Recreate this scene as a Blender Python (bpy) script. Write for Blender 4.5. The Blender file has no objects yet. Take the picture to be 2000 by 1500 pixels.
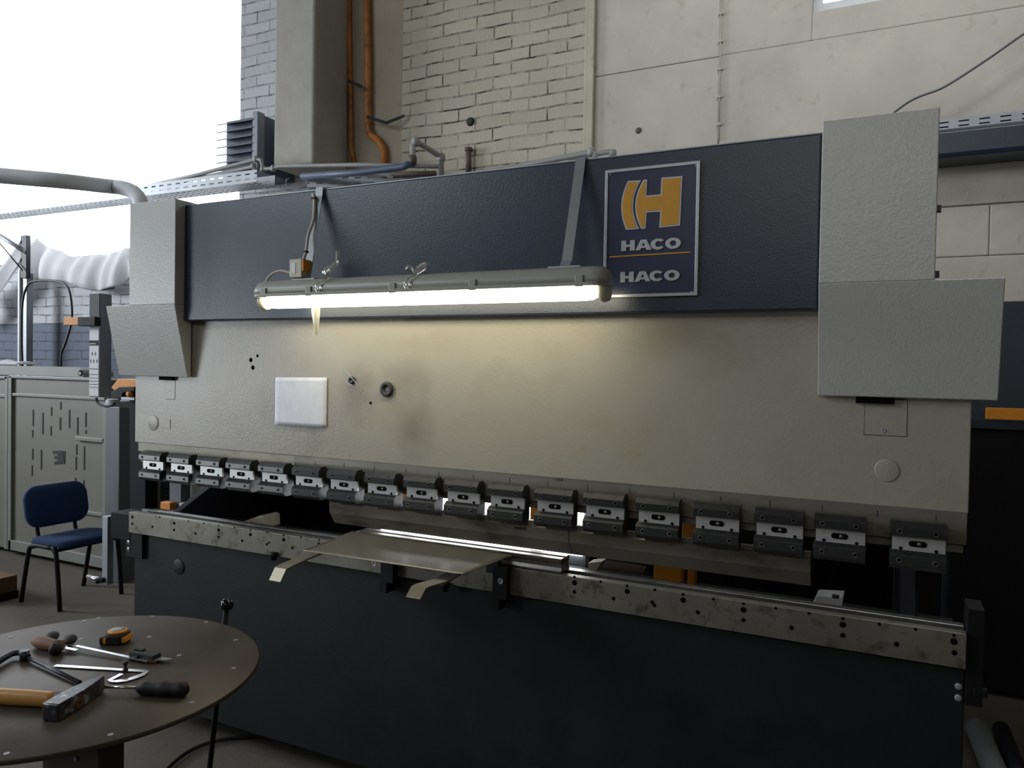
import bpy, bmesh, math, random
from mathutils import Vector, Matrix
random.seed(7)
C = bpy.context.scene.collection
sc = bpy.context.scene
PI = math.pi
# ------------------------------------------------------------------ camera
FPX = 1486.65
CO = Vector((2.9089, -2.1958, 1.5420))
yaw, pit, rol = [math.radians(v) for v in (26.2801, -1.1412, 0.9891)]
Fv = Vector((-math.sin(yaw)*math.cos(pit), math.cos(yaw)*math.cos(pit), math.sin(pit)))
R0 = Fv.cross(Vector((0, 0, 1))).normalized(); U0 = R0.cross(Fv)
Rv = R0*math.cos(rol) + U0*math.sin(rol)
Uv = -R0*math.sin(rol) + U0*math.cos(rol)
cd = bpy.data.cameras.new('camera'); cam = bpy.data.objects.new('camera', cd); C.objects.link(cam)
cd.sensor_width = 36.0; cd.lens = FPX*36.0/2000.0; cd.clip_start = 0.05; cd.clip_end = 200
M = Matrix((Rv, Uv, -Fv)).transposed().to_4x4(); M.translation = CO
cam.matrix_world = M
sc.camera = cam
def ray(px, py): return Fv + Rv*((px-1000)/FPX) - Uv*((py-750)/FPX)
def PY(px, py, y): d = ray(px, py); return CO + d*((y-CO.y)/d.y)      # survey helpers: a sight line met with a real plane
def PX(px, py, x): d = ray(px, py); return CO + d*((x-CO.x)/d.x)
def PZ(px, py, z): d = ray(px, py); return CO + d*((z-CO.z)/d.z)

# ------------------------------------------------------------------ materials
def lin(c):
    return tuple(((v/255.)/12.92 if v/255. <= .04045 else ((v/255.+.055)/1.055)**2.4) for v in c) + (1.0,)
def node(nt, t, **kw):
    n = nt.nodes.new(t)
    for k, v in kw.items(): setattr(n, k, v)
    return n
def base_mat(name):
    m = bpy.data.materials.new(name); m.use_nodes = True
    nt = m.node_tree; b = nt.nodes['Principled BSDF']
    return m, nt, b
def objco(nt):
    t = node(nt, 'ShaderNodeTexCoord'); return t.outputs['Object']
def noise(nt, co, scale, detail=4, rough=.55, stretch=None):
    n = node(nt, 'ShaderNodeTexNoise'); n.inputs['Scale'].default_value = scale
    n.inputs['Detail'].default_value = detail; n.inputs['Roughness'].default_value = rough
    if stretch:
        mp = node(nt, 'ShaderNodeMapping'); mp.inputs['Scale'].default_value = stretch
        nt.links.new(co, mp.inputs['Vector']); co = mp.outputs['Vector']
    nt.links.new(co, n.inputs['Vector']); return n.outputs['Fac']
def ramp(nt, fac, stops):
    r = node(nt, 'ShaderNodeValToRGB'); e = r.color_ramp.elements
    while len(e) > 1: e.remove(e[-1])
    e[0].position = stops[0][0]; e[0].color = stops[0][1]
    for p, c in stops[1:]:
        x = e.new(p); x.color = c
    nt.links.new(fac, r.inputs['Fac']); return r.outputs['Color']
def mixc(nt, fac, a, b, mode='MIX'):
    m = node(nt, 'ShaderNodeMix', data_type='RGBA', blend_type=mode)
    for s, v in ((m.inputs[0], fac), (m.inputs[6], a), (m.inputs[7], b)):
        if hasattr(v, 'is_output'): nt.links.new(v, s)
        else: s.default_value = v
    return m.outputs[2]
def bump(nt, b, h, strength, dist=.002):
    n = node(nt, 'ShaderNodeBump'); n.inputs['Strength'].default_value = strength
    n.inputs['Distance'].default_value = dist
    nt.links.new(h, n.inputs['Height']); nt.links.new(n.outputs['Normal'], b.inputs['Normal'])
def paint(name, col, rough=.45, bs=None, bd=.0006, stain=None, ss=6., metal=0., spec=.5, var=.08, bst=.5, stretch=None):
    m, nt, b = base_mat(name); co = objco(nt)
    c = lin(col); d = tuple(v*(1-var*2) for v in c[:3])+(1,)
    f = noise(nt, co, 3.5, 5)
    out = ramp(nt, f, [(.35, d), (.65, c)])
    if stain:
        f2 = noise(nt, co, ss, 6, .65, stretch)
        msk = ramp(nt, f2, [(.52, (0, 0, 0, 1)), (.68, (1, 1, 1, 1))])
        out = mixc(nt, msk, out, lin(stain))
    nt.links.new(out, b.inputs['Base Color'])
    b.inputs['Roughness'].default_value = rough; b.inputs['Metallic'].default_value = metal
    b.inputs['Specular IOR Level'].default_value = spec
    if bs:
        bump(nt, b, noise(nt, co, bs, 3), bst, bd)
    return m
def flat(name, col, rough=.5, metal=0., spec=.5):
    m, nt, b = base_mat(name)
    co = objco(nt); f = noise(nt, co, 25, 3)
    c = lin(col); nt.links.new(ramp(nt, f, [(.3, tuple(v*.9 for v in c[:3])+(1,)), (.7, c)]), b.inputs['Base Color'])
    b.inputs['Roughness'].default_value = rough; b.inputs['Metallic'].default_value = metal
    b.inputs['Specular IOR Level'].default_value = spec
    return m
def emis(name, col, s):
    m, nt, b = base_mat(name)
    b.inputs['Emission Color'].default_value = col; b.inputs['Emission Strength'].default_value = s
    b.inputs['Base Color'].default_value = (.8, .8, .8, 1)
    return m
M_ = {}
M_['ram'] = paint('ram_paint', (158, 153, 141), .31, 130, .0013, stain=(149, 143, 127), ss=3.0, var=.03, stretch=(1, 1, 1.6))
def ram_dirt(m):
    nt = m.node_tree; b = nt.nodes['Principled BSDF']; src = b.inputs['Base Color'].links[0].from_socket
    tc = node(nt, 'ShaderNodeTexCoord'); nz = node(nt, 'ShaderNodeTexNoise'); nz.inputs['Scale'].default_value = 9; nz.inputs['Detail'].default_value = 6
    nt.links.new(tc.outputs['Object'], nz.inputs['Vector'])
    for (x, z, rx, rz, k) in ((-.37, 1.415, .10, .15, .5), (-.11, 1.33, .13, .13, .5), (-.15, 1.50, .16, .09, .35), (-.56, 1.30, .06, .12, .3), (-.80, 1.36, .07, .12, .25)):
        mp = node(nt, 'ShaderNodeMapping'); mp.inputs['Location'].default_value = (-x/rx, 0, -z/rz); mp.inputs['Scale'].default_value = (1/rx, 0, 1/rz)
        nt.links.new(tc.outputs['Object'], mp.inputs['Vector'])
        ln = node(nt, 'ShaderNodeVectorMath', operation='LENGTH'); nt.links.new(mp.outputs[0], ln.inputs[0])
        ad = node(nt, 'ShaderNodeMath', operation='MULTIPLY_ADD'); ad.inputs[1].default_value = 1.6; nt.links.new(nz.outputs['Fac'], ad.inputs[0]); nt.links.new(ln.outputs['Value'], ad.inputs[2])
        f = ramp(nt, ad.outputs[0], [(.75*.6, (k, k, k, 1)), (1.0, (0, 0, 0, 1))])
        mr = node(nt, 'ShaderNodeMapRange'); mr.inputs[1].default_value = .7; mr.inputs[2].default_value = 1.8; mr.inputs[3].default_value = k; mr.inputs[4].default_value = 0
        nt.links.new(ad.outputs[0], mr.inputs[0])
        src = mixc(nt, mr.outputs[0], src, lin((92, 84, 70)))
    nt.links.new(src, b.inputs['Base Color'])
ram_dirt(M_['ram'])
M_['ram_edge'] = paint('ram_edge_paint', (164, 160, 144), .45, stain=(120, 112, 84), ss=9, stretch=(.5, 1, 3))
M_['cover'] = paint('cover_paint', (184, 184, 179), .27, 150, .0014, var=.02, bst=.7)
M_['navy'] = paint('navy_paint', (39, 48, 64), .34, 190, .0010, var=.07, bst=.5)
M_['apron'] = paint('apron_paint', (30, 34, 36), .5, 140, .0012, var=.12, stain=(22, 26, 27), ss=4, spec=.3)
M_['black'] = flat('black_paint', (12, 13, 15), .6, 0, .25)
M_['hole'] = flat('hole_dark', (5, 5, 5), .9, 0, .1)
M_['rubber'] = flat('black_rubber', (18, 18, 20), .6)
M_['steel'] = paint('rail_steel', (144, 141, 130), .42, stain=(88, 84, 70), ss=20, metal=.7, var=.14, bs=60, bd=.0003)
M_['steel_top'] = paint('ground_steel', (176, 176, 174), .25, stain=(120, 116, 106), ss=20, metal=.9, var=.1, stretch=(.3, 2, 2))
M_['strip'] = paint('strip_steel', (140, 137, 128), .42, stain=(104, 98, 82), ss=7, metal=.6, var=.1, stretch=(.6, 1, 2))
M_['punch'] = paint('punch_steel', (128, 123, 112), .34, stain=(88, 82, 72), ss=6, metal=.4, var=.14, stretch=(.8, 1, 2))
M_['die'] = paint('die_steel', (150, 147, 140), .28, stain=(96, 92, 82), ss=9, metal=.9, var=.1, stretch=(.4, 1, 1))
M_['jaw'] = paint('clamp_black_steel', (70, 71, 72), .34, metal=.6, var=.2, stain=(40, 40, 42), ss=22)
M_['jawface'] = paint('clamp_lit_face_rim', (128, 128, 126), .34, metal=.7, var=.16, stain=(72, 72, 72), ss=24)  # paler jaw steel: light painted onto left clamp faces; also screw rims
M_['wedge'] = paint('clamp_bright_steel', (206, 206, 204), .33, metal=.55, var=.06)
M_['sheet'] = paint('sheet_metal', (140, 136, 124), .27, metal=.72, var=.05, stretch=(1, 1, 1))
M_['arm'] = paint('arm_brass_grey', (138, 132, 114), .38, metal=.7, var=.08)
M_['galv'] = paint('galvanised', (160, 164, 170), .45, metal=.35, var=.08)
M_['pipe_grey'] = paint('grey_plastic_pipe', (150, 150, 148), .5, var=.08)
M_['pipe_blue'] = paint('blue_pipe', (82, 94, 118), .5)
M_['pipe_brown'] = paint('brown_pipe', (92, 80, 70), .6)
M_['rust'] = paint('orange_rusty_pipe', (184, 114, 42), .6, stain=(96, 60, 38), ss=8, var=.2)
M_['duct'] = paint('duct_grey', (228, 231, 236), .6, var=.03)
M_['orange'] = flat('orange_paint', (222, 140, 32), .5)
M_['orange2'] = flat('orange_sign_paint', (205, 145, 28), .45)
M_['sign_navy'] = paint('sign_navy', (32, 42, 72), .35, var=.04)
M_['sign_grey'] = flat('sign_silver', (176, 180, 184), .35, .4)
M_['lampbody'] = paint('lamp_housing', (150, 150, 142), .4, var=.05)
M_['lampglow'] = emis('lamp_glow', (1.0, .93, .70, 1), 9.5)
M_['backglow'] = emis('back_glow', (.93, .96, 1.0, 1), 3.4)
M_['cable'] = flat('grey_cable', (178, 174, 160), .5)
M_['cable_dark'] = flat('dark_cable', (28, 30, 34), .5)
M_['box'] = flat('switch_box_cream', (190, 184, 160), .45)
M_['strap'] = paint('strap_steel', (136, 140, 142), .4, metal=.3, var=.03)
M_['paper'] = flat('white_paper', (226, 228, 236), .6)
M_['concrete'] = None
M_['blue_fabric'] = paint('blue_fabric', (24, 52, 92), .95, 500, .001, var=.08)
M_['table'] = paint('table_top_worn', (84, 75, 66), .46, 40, .0006, stain=(60, 53, 47), ss=4.5, metal=.25, var=.18)
M_['table_edge'] = paint('table_steel', (62, 58, 54), .5, metal=.5)
M_['wood'] = paint('varnished_wood', (206, 150, 72), .4, var=.15, stretch=(1, 12, 12))
M_['old_wood'] = paint('old_wood', (120, 84, 52), .6, var=.2)
M_['hammer'] = paint('hammer_steel', (78, 78, 84), .36, metal=.6, stain=(170, 172, 176), ss=34, var=.2, bs=90, bd=.0006)
M_['chrome'] = flat('bright_steel', (215, 218, 224), .2, .9)
M_['dark_steel'] = paint('dark_steel', (60, 62, 70), .4, metal=.6)
M_['cab'] = paint('cabinet_paint', (118, 116, 107), .5, stain=(112, 109, 98), ss=3, var=.05)
M_['cab_frame'] = paint('cabinet_frame_paint', (128, 129, 123), .5, var=.05)
M_['mark'] = flat('dark_stencil', (40, 40, 38), .8)
M_['cardboard'] = flat('cardboard', (112, 84, 56), .9)
M_['white_plastic'] = flat('white_plastic', (206, 208, 210), .5)
M_['beige'] = flat('beige_plastic', (176, 168, 150), .6)
M_['louver'] = paint('heater_grey', (88, 98, 116), .5, var=.05)
M_['slat'] = flat('heater_slat', (140, 146, 158), .45)
M_['post'] = paint('post_grey', (100, 105, 110), .5, var=.08)
M_['pendant'] = paint('pendant_grey', (124, 130, 140), .5, var=.03)
M_['label'] = flat('label_white', (214, 216, 220), .5)
M_['dark_blue'] = paint('dark_machine', (13, 17, 26), .65, spec=.2)
M_['dark_grey'] = paint('dark_grey_machine', (46, 48, 50), .6)
M_['magnet'] = flat('magnet_black', (40, 40, 44), .5)
M_['magnet_c'] = flat('magnet_inner', (150, 146, 130), .5)

def concrete(name, col, dark, joints=False, spots=True):
    m, nt, b = base_mat(name); co = objco(nt)
    f = noise(nt, co, 1.3, 8, .6); out = ramp(nt, f, [(.3, tuple(v*.70 for v in lin(col)[:3])+(1,)), (.66, lin(col))])
    f2 = noise(nt, co, 11, 6, .6); msk = ramp(nt, f2, [(.60, (0, 0, 0, 1)), (.78, (.6, .6, .6, 1))])
    out = mixc(nt, msk, out, lin(dark))
    nt.links.new(out, b.inputs['Base Color']); b.inputs['Roughness'].default_value = .85
    bump(nt, b, noise(nt, co, 35, 5), .35, .006)
    return m
M_['concrete'] = concrete('concrete_wall', (198, 192, 179), (150, 138, 112))
M_['pier'] = concrete('concrete_pier', (178, 174, 164), (140, 132, 112))
M_['plaster'] = concrete('plaster_wall', (168, 158, 138), (130, 116, 92))
M_['floor'] = concrete('concrete_floor', (98, 92, 83), (60, 54, 48))
M_['dado'] = paint('dark_dado_paint', (44, 50, 58), .7, 30, .003)
def brick(name, cols, gap, dado=None, amount=.55):
    m, nt, b = base_mat(name)
    t = node(nt, 'ShaderNodeTexCoord'); sp = node(nt, 'ShaderNodeSeparateXYZ'); cb = node(nt, 'ShaderNodeCombineXYZ')
    nt.links.new(t.outputs['Object'], sp.inputs[0])
    # hand-laid courses: the joints wander a little
    wn = node(nt, 'ShaderNodeTexNoise'); wn.inputs['Scale'].default_value = 2.2; nt.links.new(t.outputs['Object'], wn.inputs['Vector'])
    wm = node(nt, 'ShaderNodeMath', operation='MULTIPLY_ADD'); wm.inputs[1].default_value = .045
    nt.links.new(wn.outputs['Fac'], wm.inputs[0]); nt.links.new(sp.outputs['Z'], wm.inputs[2])
    nt.links.new(sp.outputs['X'], cb.inputs[0]); nt.links.new(wm.outputs[0], cb.inputs[1])
    br = node(nt, 'ShaderNodeTexBrick'); nt.links.new(cb.outputs[0], br.inputs['Vector'])
    br.inputs['Scale'].default_value = 1; br.inputs['Brick Width'].default_value = .262; br.inputs['Row Height'].default_value = .083
    br.inputs['Mortar Size'].default_value = .0055; br.inputs['Mortar Smooth'].default_value = .4
    br.inputs['Color1'].default_value = lin(cols[0]); br.inputs['Color2'].default_value = lin(cols[1]); br.inputs['Bias'].default_value = 0
    br.inputs['Mortar'].default_value = lin(cols[0])
    n1 = noise(nt, t.outputs['Object'], 8, 6, .7)
    open_ = ramp(nt, n1, [(.43, (0, 0, 0, 1)), (.60, (1, 1, 1, 1))])
    mul = mixc(nt, 1.0, br.outputs['Fac'], open_, 'MULTIPLY')
    n2 = noise(nt, t.outputs['Object'], 1.2, 6)
    bc = mixc(nt, ramp(nt, n2, [(.35, (.35, .35, .35, 1)), (.7, (0, 0, 0, 1))]), br.outputs['Color'], lin(tuple(int(v*.72) for v in cols[0])))
    out = mixc(nt, mul, bc, lin(gap))
    if dado:
        g = node(nt, 'ShaderNodeMath', operation='LESS_THAN'); g.inputs[1].default_value = dado[0]
        nt.links.new(sp.outputs['Z'], g.inputs[0])
        tint = mixc(nt, mul, lin(dado[1]), lin(dado[2]))
        out = mixc(nt, g.outputs[0], out, tint)
    nt.links.new(out, b.inputs['Base Color']); b.inputs['Roughness'].default_value = .8
    inv = node(nt, 'ShaderNodeMath', operation='SUBTRACT'); inv.inputs[0].default_value = 1; nt.links.new(br.outputs['Fac'], inv.inputs[1])
    n3 = noise(nt, t.outputs['Object'], 45, 4)
    ad = node(nt, 'ShaderNodeMath', operation='MULTIPLY_ADD'); ad.inputs[1].default_value = .35
    nt.links.new(n3, ad.inputs[0]); nt.links.new(inv.outputs[0], ad.inputs[2])
    bump(nt, b, ad.outputs[0], 1.0, .010)
    return m
M_['brick'] = brick('painted_brick', ((188, 181, 163), (176, 169, 152)), (46, 41, 34), amount=.7)
M_['brick_left'] = brick('painted_brick_with_dado', ((196, 198, 202), (184, 186, 192)), (84, 84, 86), (1.895, (92, 100, 116), (58, 62, 72)))
def cloth_mat(name, col, trans):
    m, nt, b = base_mat(name); co = objco(nt)
    b.inputs['Base Color'].default_value = lin(col); b.inputs['Roughness'].default_value = .8
    b.inputs['Transmission Weight'].default_value = 0
    tr = node(nt, 'ShaderNodeBsdfTranslucent'); tr.inputs['Color'].default_value = lin(col)
    mx = node(nt, 'ShaderNodeMixShader'); mx.inputs[0].default_value = trans
    out = nt.nodes['Material Output']
    nt.links.new(b.outputs[0], mx.inputs[1]); nt.links.new(tr.outputs[0], mx.inputs[2]); nt.links.new(mx.outputs[0], out.inputs[0])
    bump(nt, b, noise(nt, co, 14, 5), .4, .01)
    return m
M_['tarp'] = cloth_mat('white_tarp', (232, 232, 234), .5)
def thin_clear(name, fac, col=(1, 1, 1, 1), rough=.08):
    m = bpy.data.materials.new(name); m.use_nodes = True; nt = m.node_tree; nt.nodes.clear()
    o = node(nt, 'ShaderNodeOutputMaterial'); t = node(nt, 'ShaderNodeBsdfTransparent'); g = node(nt, 'ShaderNodeBsdfGlossy')
    g.inputs['Roughness'].default_value = rough; g.inputs['Color'].default_value = col
    mx = node(nt, 'ShaderNodeMixShader'); mx.inputs[0].default_value = fac
    nt.links.new(t.outputs[0], mx.inputs[1]); nt.links.new(g.outputs[0], mx.inputs[2]); nt.links.new(mx.outputs[0], o.inputs[0])
    return m
M_['glass'] = thin_clear('window_glass', .06)
def film_mat():
    m = bpy.data.materials.new('clear_film'); m.use_nodes = True; nt = m.node_tree; nt.nodes.clear()
    o = node(nt, 'ShaderNodeOutputMaterial'); t = node(nt, 'ShaderNodeBsdfTransparent'); g = node(nt, 'ShaderNodeBsdfGlossy'); d = node(nt, 'ShaderNodeBsdfTranslucent')
    g.inputs['Roughness'].default_value = .15; d.inputs['Color'].default_value = (.85, .82, .7, 1)
    m1 = node(nt, 'ShaderNodeMixShader'); m1.inputs[0].default_value = .5
    m2 = node(nt, 'ShaderNodeMixShader'); m2.inputs[0].default_value = .55
    nt.links.new(g.outputs[0], m1.inputs[1]); nt.links.new(d.outputs[0], m1.inputs[2])
    nt.links.new(t.outputs[0], m2.inputs[1]); nt.links.new(m1.outputs[0], m2.inputs[2]); nt.links.new(m2.outputs[0], o.inputs[0])
    return m
M_['film'] = film_mat()

# ------------------------------------------------------------------ mesh helpers
class MB:
    def __init__(s): s.bm = bmesh.new(); s.mats = []; s.mi = 0
    def use(s, mat):
        if mat not in s.mats: s.mats.append(mat)
        s.mi = s.mats.index(mat); return s
    def _f(s, vs, smooth=False):
        try:
            f = s.bm.faces.new(vs); f.material_index = s.mi; f.smooth = smooth; return f
        except ValueError: return None
    def box(s, x0, x1, y0, y1, z0, z1, mt=None):
        v = [s.bm.verts.new(Vector((x, y, z))) for x in (x0, x1) for y in (y0, y1) for z in (z0, z1)]
        if mt is not None:
            for q in v: q.co = mt @ q.co
        for a in ((0, 1, 3, 2), (4, 6, 7, 5), (0, 4, 5, 1), (2, 3, 7, 6), (0, 2, 6, 4), (1, 5, 7, 3)): s._f([v[i] for i in a])
        return s
    def prism(s, poly, axis, a, b, mt=None, caps=True, smooth=False):
        """poly: 2-D outline; axis 'x': (y,z), 'y': (x,z), 'z': (x,y)"""
        def P(p, t):
            c = Vector({'x': (t, p[0], p[1]), 'y': (p[0], t, p[1]), 'z': (p[0], p[1], t)}[axis]); return mt @ c if mt is not None else c
        A = [s.bm.verts.new(P(p, a)) for p in poly]; B = [s.bm.verts.new(P(p, b)) for p in poly]; n = len(poly)
        for i in range(n): s._f([A[i], A[(i+1) % n], B[(i+1) % n], B[i]], smooth)
        if caps: s._f(A[::-1]); s._f(B)
        return s
    def ringprism(s, outer, inner, axis, a, b):
        """outline with one hole; both loops have the same count"""
        def P(p, t): return Vector({'x': (t, p[0], p[1]), 'y': (p[0], t, p[1]), 'z': (p[0], p[1], t)}[axis])
        L = [[s.bm.verts.new(P(p, t)) for p in loop] for loop in (outer, inner) for t in (a, b)]
        oa, ob, ia, ib = L; n = len(outer)
        for i in range(n):
            j = (i+1) % n
            s._f([oa[i], oa[j], ob[j], ob[i]]); s._f([ia[j], ia[i], ib[i], ib[j]])
            s._f([oa[j], oa[i], ia[i], ia[j]]); s._f([ob[i], ob[j], ib[j], ib[i]])
        return s
    def cyl(s, p0, p1, r, r2=None, n=20, caps=True):
        p0, p1 = Vector(p0), Vector(p1); d = (p1-p0).normalized(); r2 = r if r2 is None else r2
        u = d.orthogonal().normalized(); w = d.cross(u)
        A = []; B = []
        for i in range(n):
            t = 2*PI*i/n; k = u*math.cos(t)+w*math.sin(t)
            A.append(s.bm.verts.new(p0+k*r)); B.append(s.bm.verts.new(p1+k*r2))
        for i in range(n): s._f([A[i], A[(i+1) % n], B[(i+1) % n], B[i]], True)
        if caps: s._f(A[::-1]); s._f(B)
        return s
    def tube(s, pts, r, n=10, smoothpath=0, rad=None, flat=None):
        pts = [Vector(p) for p in pts]
        if smoothpath and len(pts) > 2:
            out = []
            for i in range(len(pts)-1):
                p0 = pts[max(i-1, 0)]; p1 = pts[i]; p2 = pts[i+1]; p3 = pts[min(i+2, len(pts)-1)]
                for k in range(smoothpath):
                    t = k/smoothpath
                    out.append(.5*((2*p1)+(p2-p0)*t+(2*p0-5*p1+4*p2-p3)*t*t+(3*p1-p0-3*p2+p3)*t**3))
            out.append(pts[-1])
            if rad:
                m = len(pts)-1; rr = []
                for i in range(len(out)):
                    q = i/(len(out)-1)*m; a = int(min(q, m-1)); rr.append(rad[a]+(rad[a+1]-rad[a])*(q-a))
                rad = rr
            pts = out
        up = None; rings = []
        for i, p in enumerate(pts):
            d = (pts[min(i+1, len(pts)-1)]-pts[max(i-1, 0)]).normalized()
            if up is None: up = d.orthogonal().normalized() if flat is None else Vector(flat)
            up = (up-d*up.dot(d)).normalized(); w = d.cross(up)
            R = rad[i] if rad else r
            rings.append([s.bm.verts.new(p+up*math.cos(2*PI*k/n)*R+w*math.sin(2*PI*k/n)*R) for k in range(n)])
        for a, b in zip(rings, rings[1:]):
            for k in range(n): s._f([a[k], a[(k+1) % n], b[(k+1) % n], b[k]], True)
        s._f(rings[0][::-1]); s._f(rings[-1])
        return s
    def ribbon(s, pts, wvec, w, t):
        """flat bar along pts, width direction wvec"""
        pts = [Vector(p) for p in pts]; wv = Vector(wvec).normalized(); rings = []
        for i, p in enumerate(pts):
            d = (pts[min(i+1, len(pts)-1)]-pts[max(i-1, 0)]).normalized(); nrm = d.cross(wv).normalized()
            rings.append([s.bm.verts.new(p+wv*a*w/2+nrm*b*t/2) for a, b in ((-1, -1), (1, -1), (1, 1), (-1, 1))])
        for a, b in zip(rings, rings[1:]):
            for k in range(4): s._f([a[k], a[(k+1) % 4], b[(k+1) % 4], b[k]])
        s._f(rings[0][::-1]); s._f(rings[-1]); return s
    def lathe(s, prof, base=(0, 0, 0), axis=(0, 0, 1), n=28):
        """prof: (r, h) pairs along axis"""
        base = Vector(base); d = Vector(axis).normalized(); u = d.orthogonal().normalized(); w = d.cross(u); rings = []
        for r, h in prof:
            if r < 1e-5: rings.append([s.bm.verts.new(base+d*h)])
            else: rings.append([s.bm.verts.new(base+d*h+(u*math.cos(2*PI*k/n)+w*math.sin(2*PI*k/n))*r) for k in range(n)])
        for a, b in zip(rings, rings[1:]):
            for k in range(n):
                q = (k+1) % n
                if len(a) == 1 and len(b) > 1: s._f([a[0], b[q], b[k]], True)
                elif len(b) == 1 and len(a) > 1: s._f([a[k], a[q], b[0]], True)
                elif len(a) > 1: s._f([a[k], a[q], b[q], b[k]], True)
        if len(rings[0]) > 1: s._f(rings[0][::-1])
        if len(rings[-1]) > 1: s._f(rings[-1])
        return s
    def grid(s, fn, nu, nv, thick=None):
        g = [[s.bm.verts.new(fn(i/nu, j/nv)) for j in range(nv+1)] for i in range(nu+1)]
        for i in range(nu):
            for j in range(nv): s._f([g[i][j], g[i+1][j], g[i+1][j+1], g[i][j+1]], True)
        return s
    def build(s, name, mat, parent=None, bevel=0, seg=2, solid=0, sub=0, local=False):
        if mat is not None and not s.mats: s.mats = [mat]
        bmesh.ops.recalc_face_normals(s.bm, faces=s.bm.faces[:])
        me = bpy.data.meshes.new(name); 
        org = Vector((0, 0, 0))
        if parent is not None and not local:
            p = parent
            while p is not None: org += p.location; p = p.parent
        if org.length: bmesh.ops.translate(s.bm, verts=s.bm.verts[:], vec=-org)
        s.bm.to_mesh(me); s.bm.free()
        for m in s.mats: me.materials.append(m)
        o = bpy.data.objects.new(name, me); C.objects.link(o)
        if parent is not None: o.parent = parent
        if solid:
            q = o.modifiers.new('thickness', 'SOLIDIFY'); q.thickness = solid; q.offset = 0
        if bevel:
            q = o.modifiers.new('bevel', 'BEVEL'); q.width = bevel; q.segments = seg; q.limit_method = 'ANGLE'; q.angle_limit = math.radians(40)
        if sub:
            q = o.modifiers.new('subd', 'SUBSURF'); q.levels = sub; q.render_levels = sub
        return o
def tag(o, label, cat, group=None):
    o['label'] = label; o['category'] = cat
    if group: o['group'] = group
    return o
def thing(name, label, cat, loc, group=None):
    o = bpy.data.objects.new(name, None); C.objects.link(o); o.location = loc; o.empty_display_size = .05
    return tag(o, label, cat, group)
def struct(o): o['kind'] = 'structure'; return o
def plabel(o, t): o['label'] = t; return o
def circ(cx, cy, r, n=24, ry=None, a0=0, a1=2*PI):
    ry = r if ry is None else ry; m = n if abs(a1-a0-2*PI) < 1e-6 else n+1
    return [(cx+r*math.cos(a0+(a1-a0)*i/n), cy+ry*math.sin(a0+(a1-a0)*i/n)) for i in range(m)]
W = 2.28           # inner face of the back wall
# ================================================================== SETTING
struct(MB().box(-9, 7, -8.5, W+.4, -.2, 0).build('floor', M_['floor']))
struct(MB().box(-9, 7, -8.5, W+.4, 6.4, 6.6).build('ceiling', M_['pier']))
struct(MB().box(-9.2, -9, -8.5, W+.4, 0, 6.4).build('wall_left', M_['plaster']))
struct(MB().box(7, 7.2, -8.5, W+.4, 0, 6.4).build('wall_right', M_['concrete']))
struct(MB().box(-9, 7, -8.7, -8.5, 0, 6.4).build('wall_front', M_['dark_grey']))
# back wall: left brick part below the big window, brick strip beside it, plaster, brick infill, concrete panels
WX = -1.745; WZ = 2.47
struct(MB().box(-9, WX, W, W+.3, 0, WZ).box(WX, -.95, W, W+.3, 0, 6.4).box(-9, WX, W, W+.3, 5.6, 6.4).build('wall_back_left', M_['brick_left']))
struct(MB().box(-.95, -.2, W, W+.3, 0, 6.4).build('wall_back_plaster', M_['plaster']))
struct(MB().box(-.2, 1.165, W, W+.3, 0, 6.4).build('wall_back', M_['brick']))
p = MB()
wx0, wx1, wz0, wz1 = 2.49, 4.2, 3.52, 4.9
gj = .0012
def cbox(x0, x1, z0, z1): p.box(x0+gj, x1-gj, W, W+.3, z0+gj, z1-gj)
cbox(1.235, 2.0, 2.41, 3.36); p.box(2.0+gj, 7, W, W+.3, 2.41, 3.365)
cbox(1.235, 2.0, 3.36, 6.4); p.box(2.0+gj, wx0, W, W+.3, 3.365, 6.4); p.box(wx0, wx1, W, W+.3, 3.365, wz0); p.box(wx0, wx1, W, W+.3, wz1, 6.4); p.box(wx1, 7, W, W+.3, 3.365, 6.4)
cbox(1.235, 2.6, 1.915, 2.405); cbox(2.6, 3.345, 2.15, 2.405); cbox(3.345, 7, 2.15, 2.405); cbox(2.6, 7, 1.915, 2.15)
struct(p.build('wall_back_right', M_['concrete'], bevel=.006))
struct(MB().box(1.2, 7, W+.015, W+.29, 1.9, 3.5).box(1.2, 2.4, W+.015, W+.29, 3.5, 6.4).build('wall_joint', M_['plaster']))
struct(MB().box(1.235, 7, W-.01, W+.3, 0, 1.915).build('wall_dado', M_['dado']))
p = MB().box(1.165, 1.195, W-.012, W+.2, 1.9, 6.4).box(1.195, 1.235, W-.03, W+.2, 1.9, 6.4)
struct(p.build('trim_1', concrete('chipped_paint', (190, 185, 165), (70, 62, 50)), bevel=.004))
struct(MB().box(-1.03, -.668, 1.9, W, 2.93, 6.4).build('wall_pier', M_['pier'], bevel=.02, seg=3))
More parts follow.
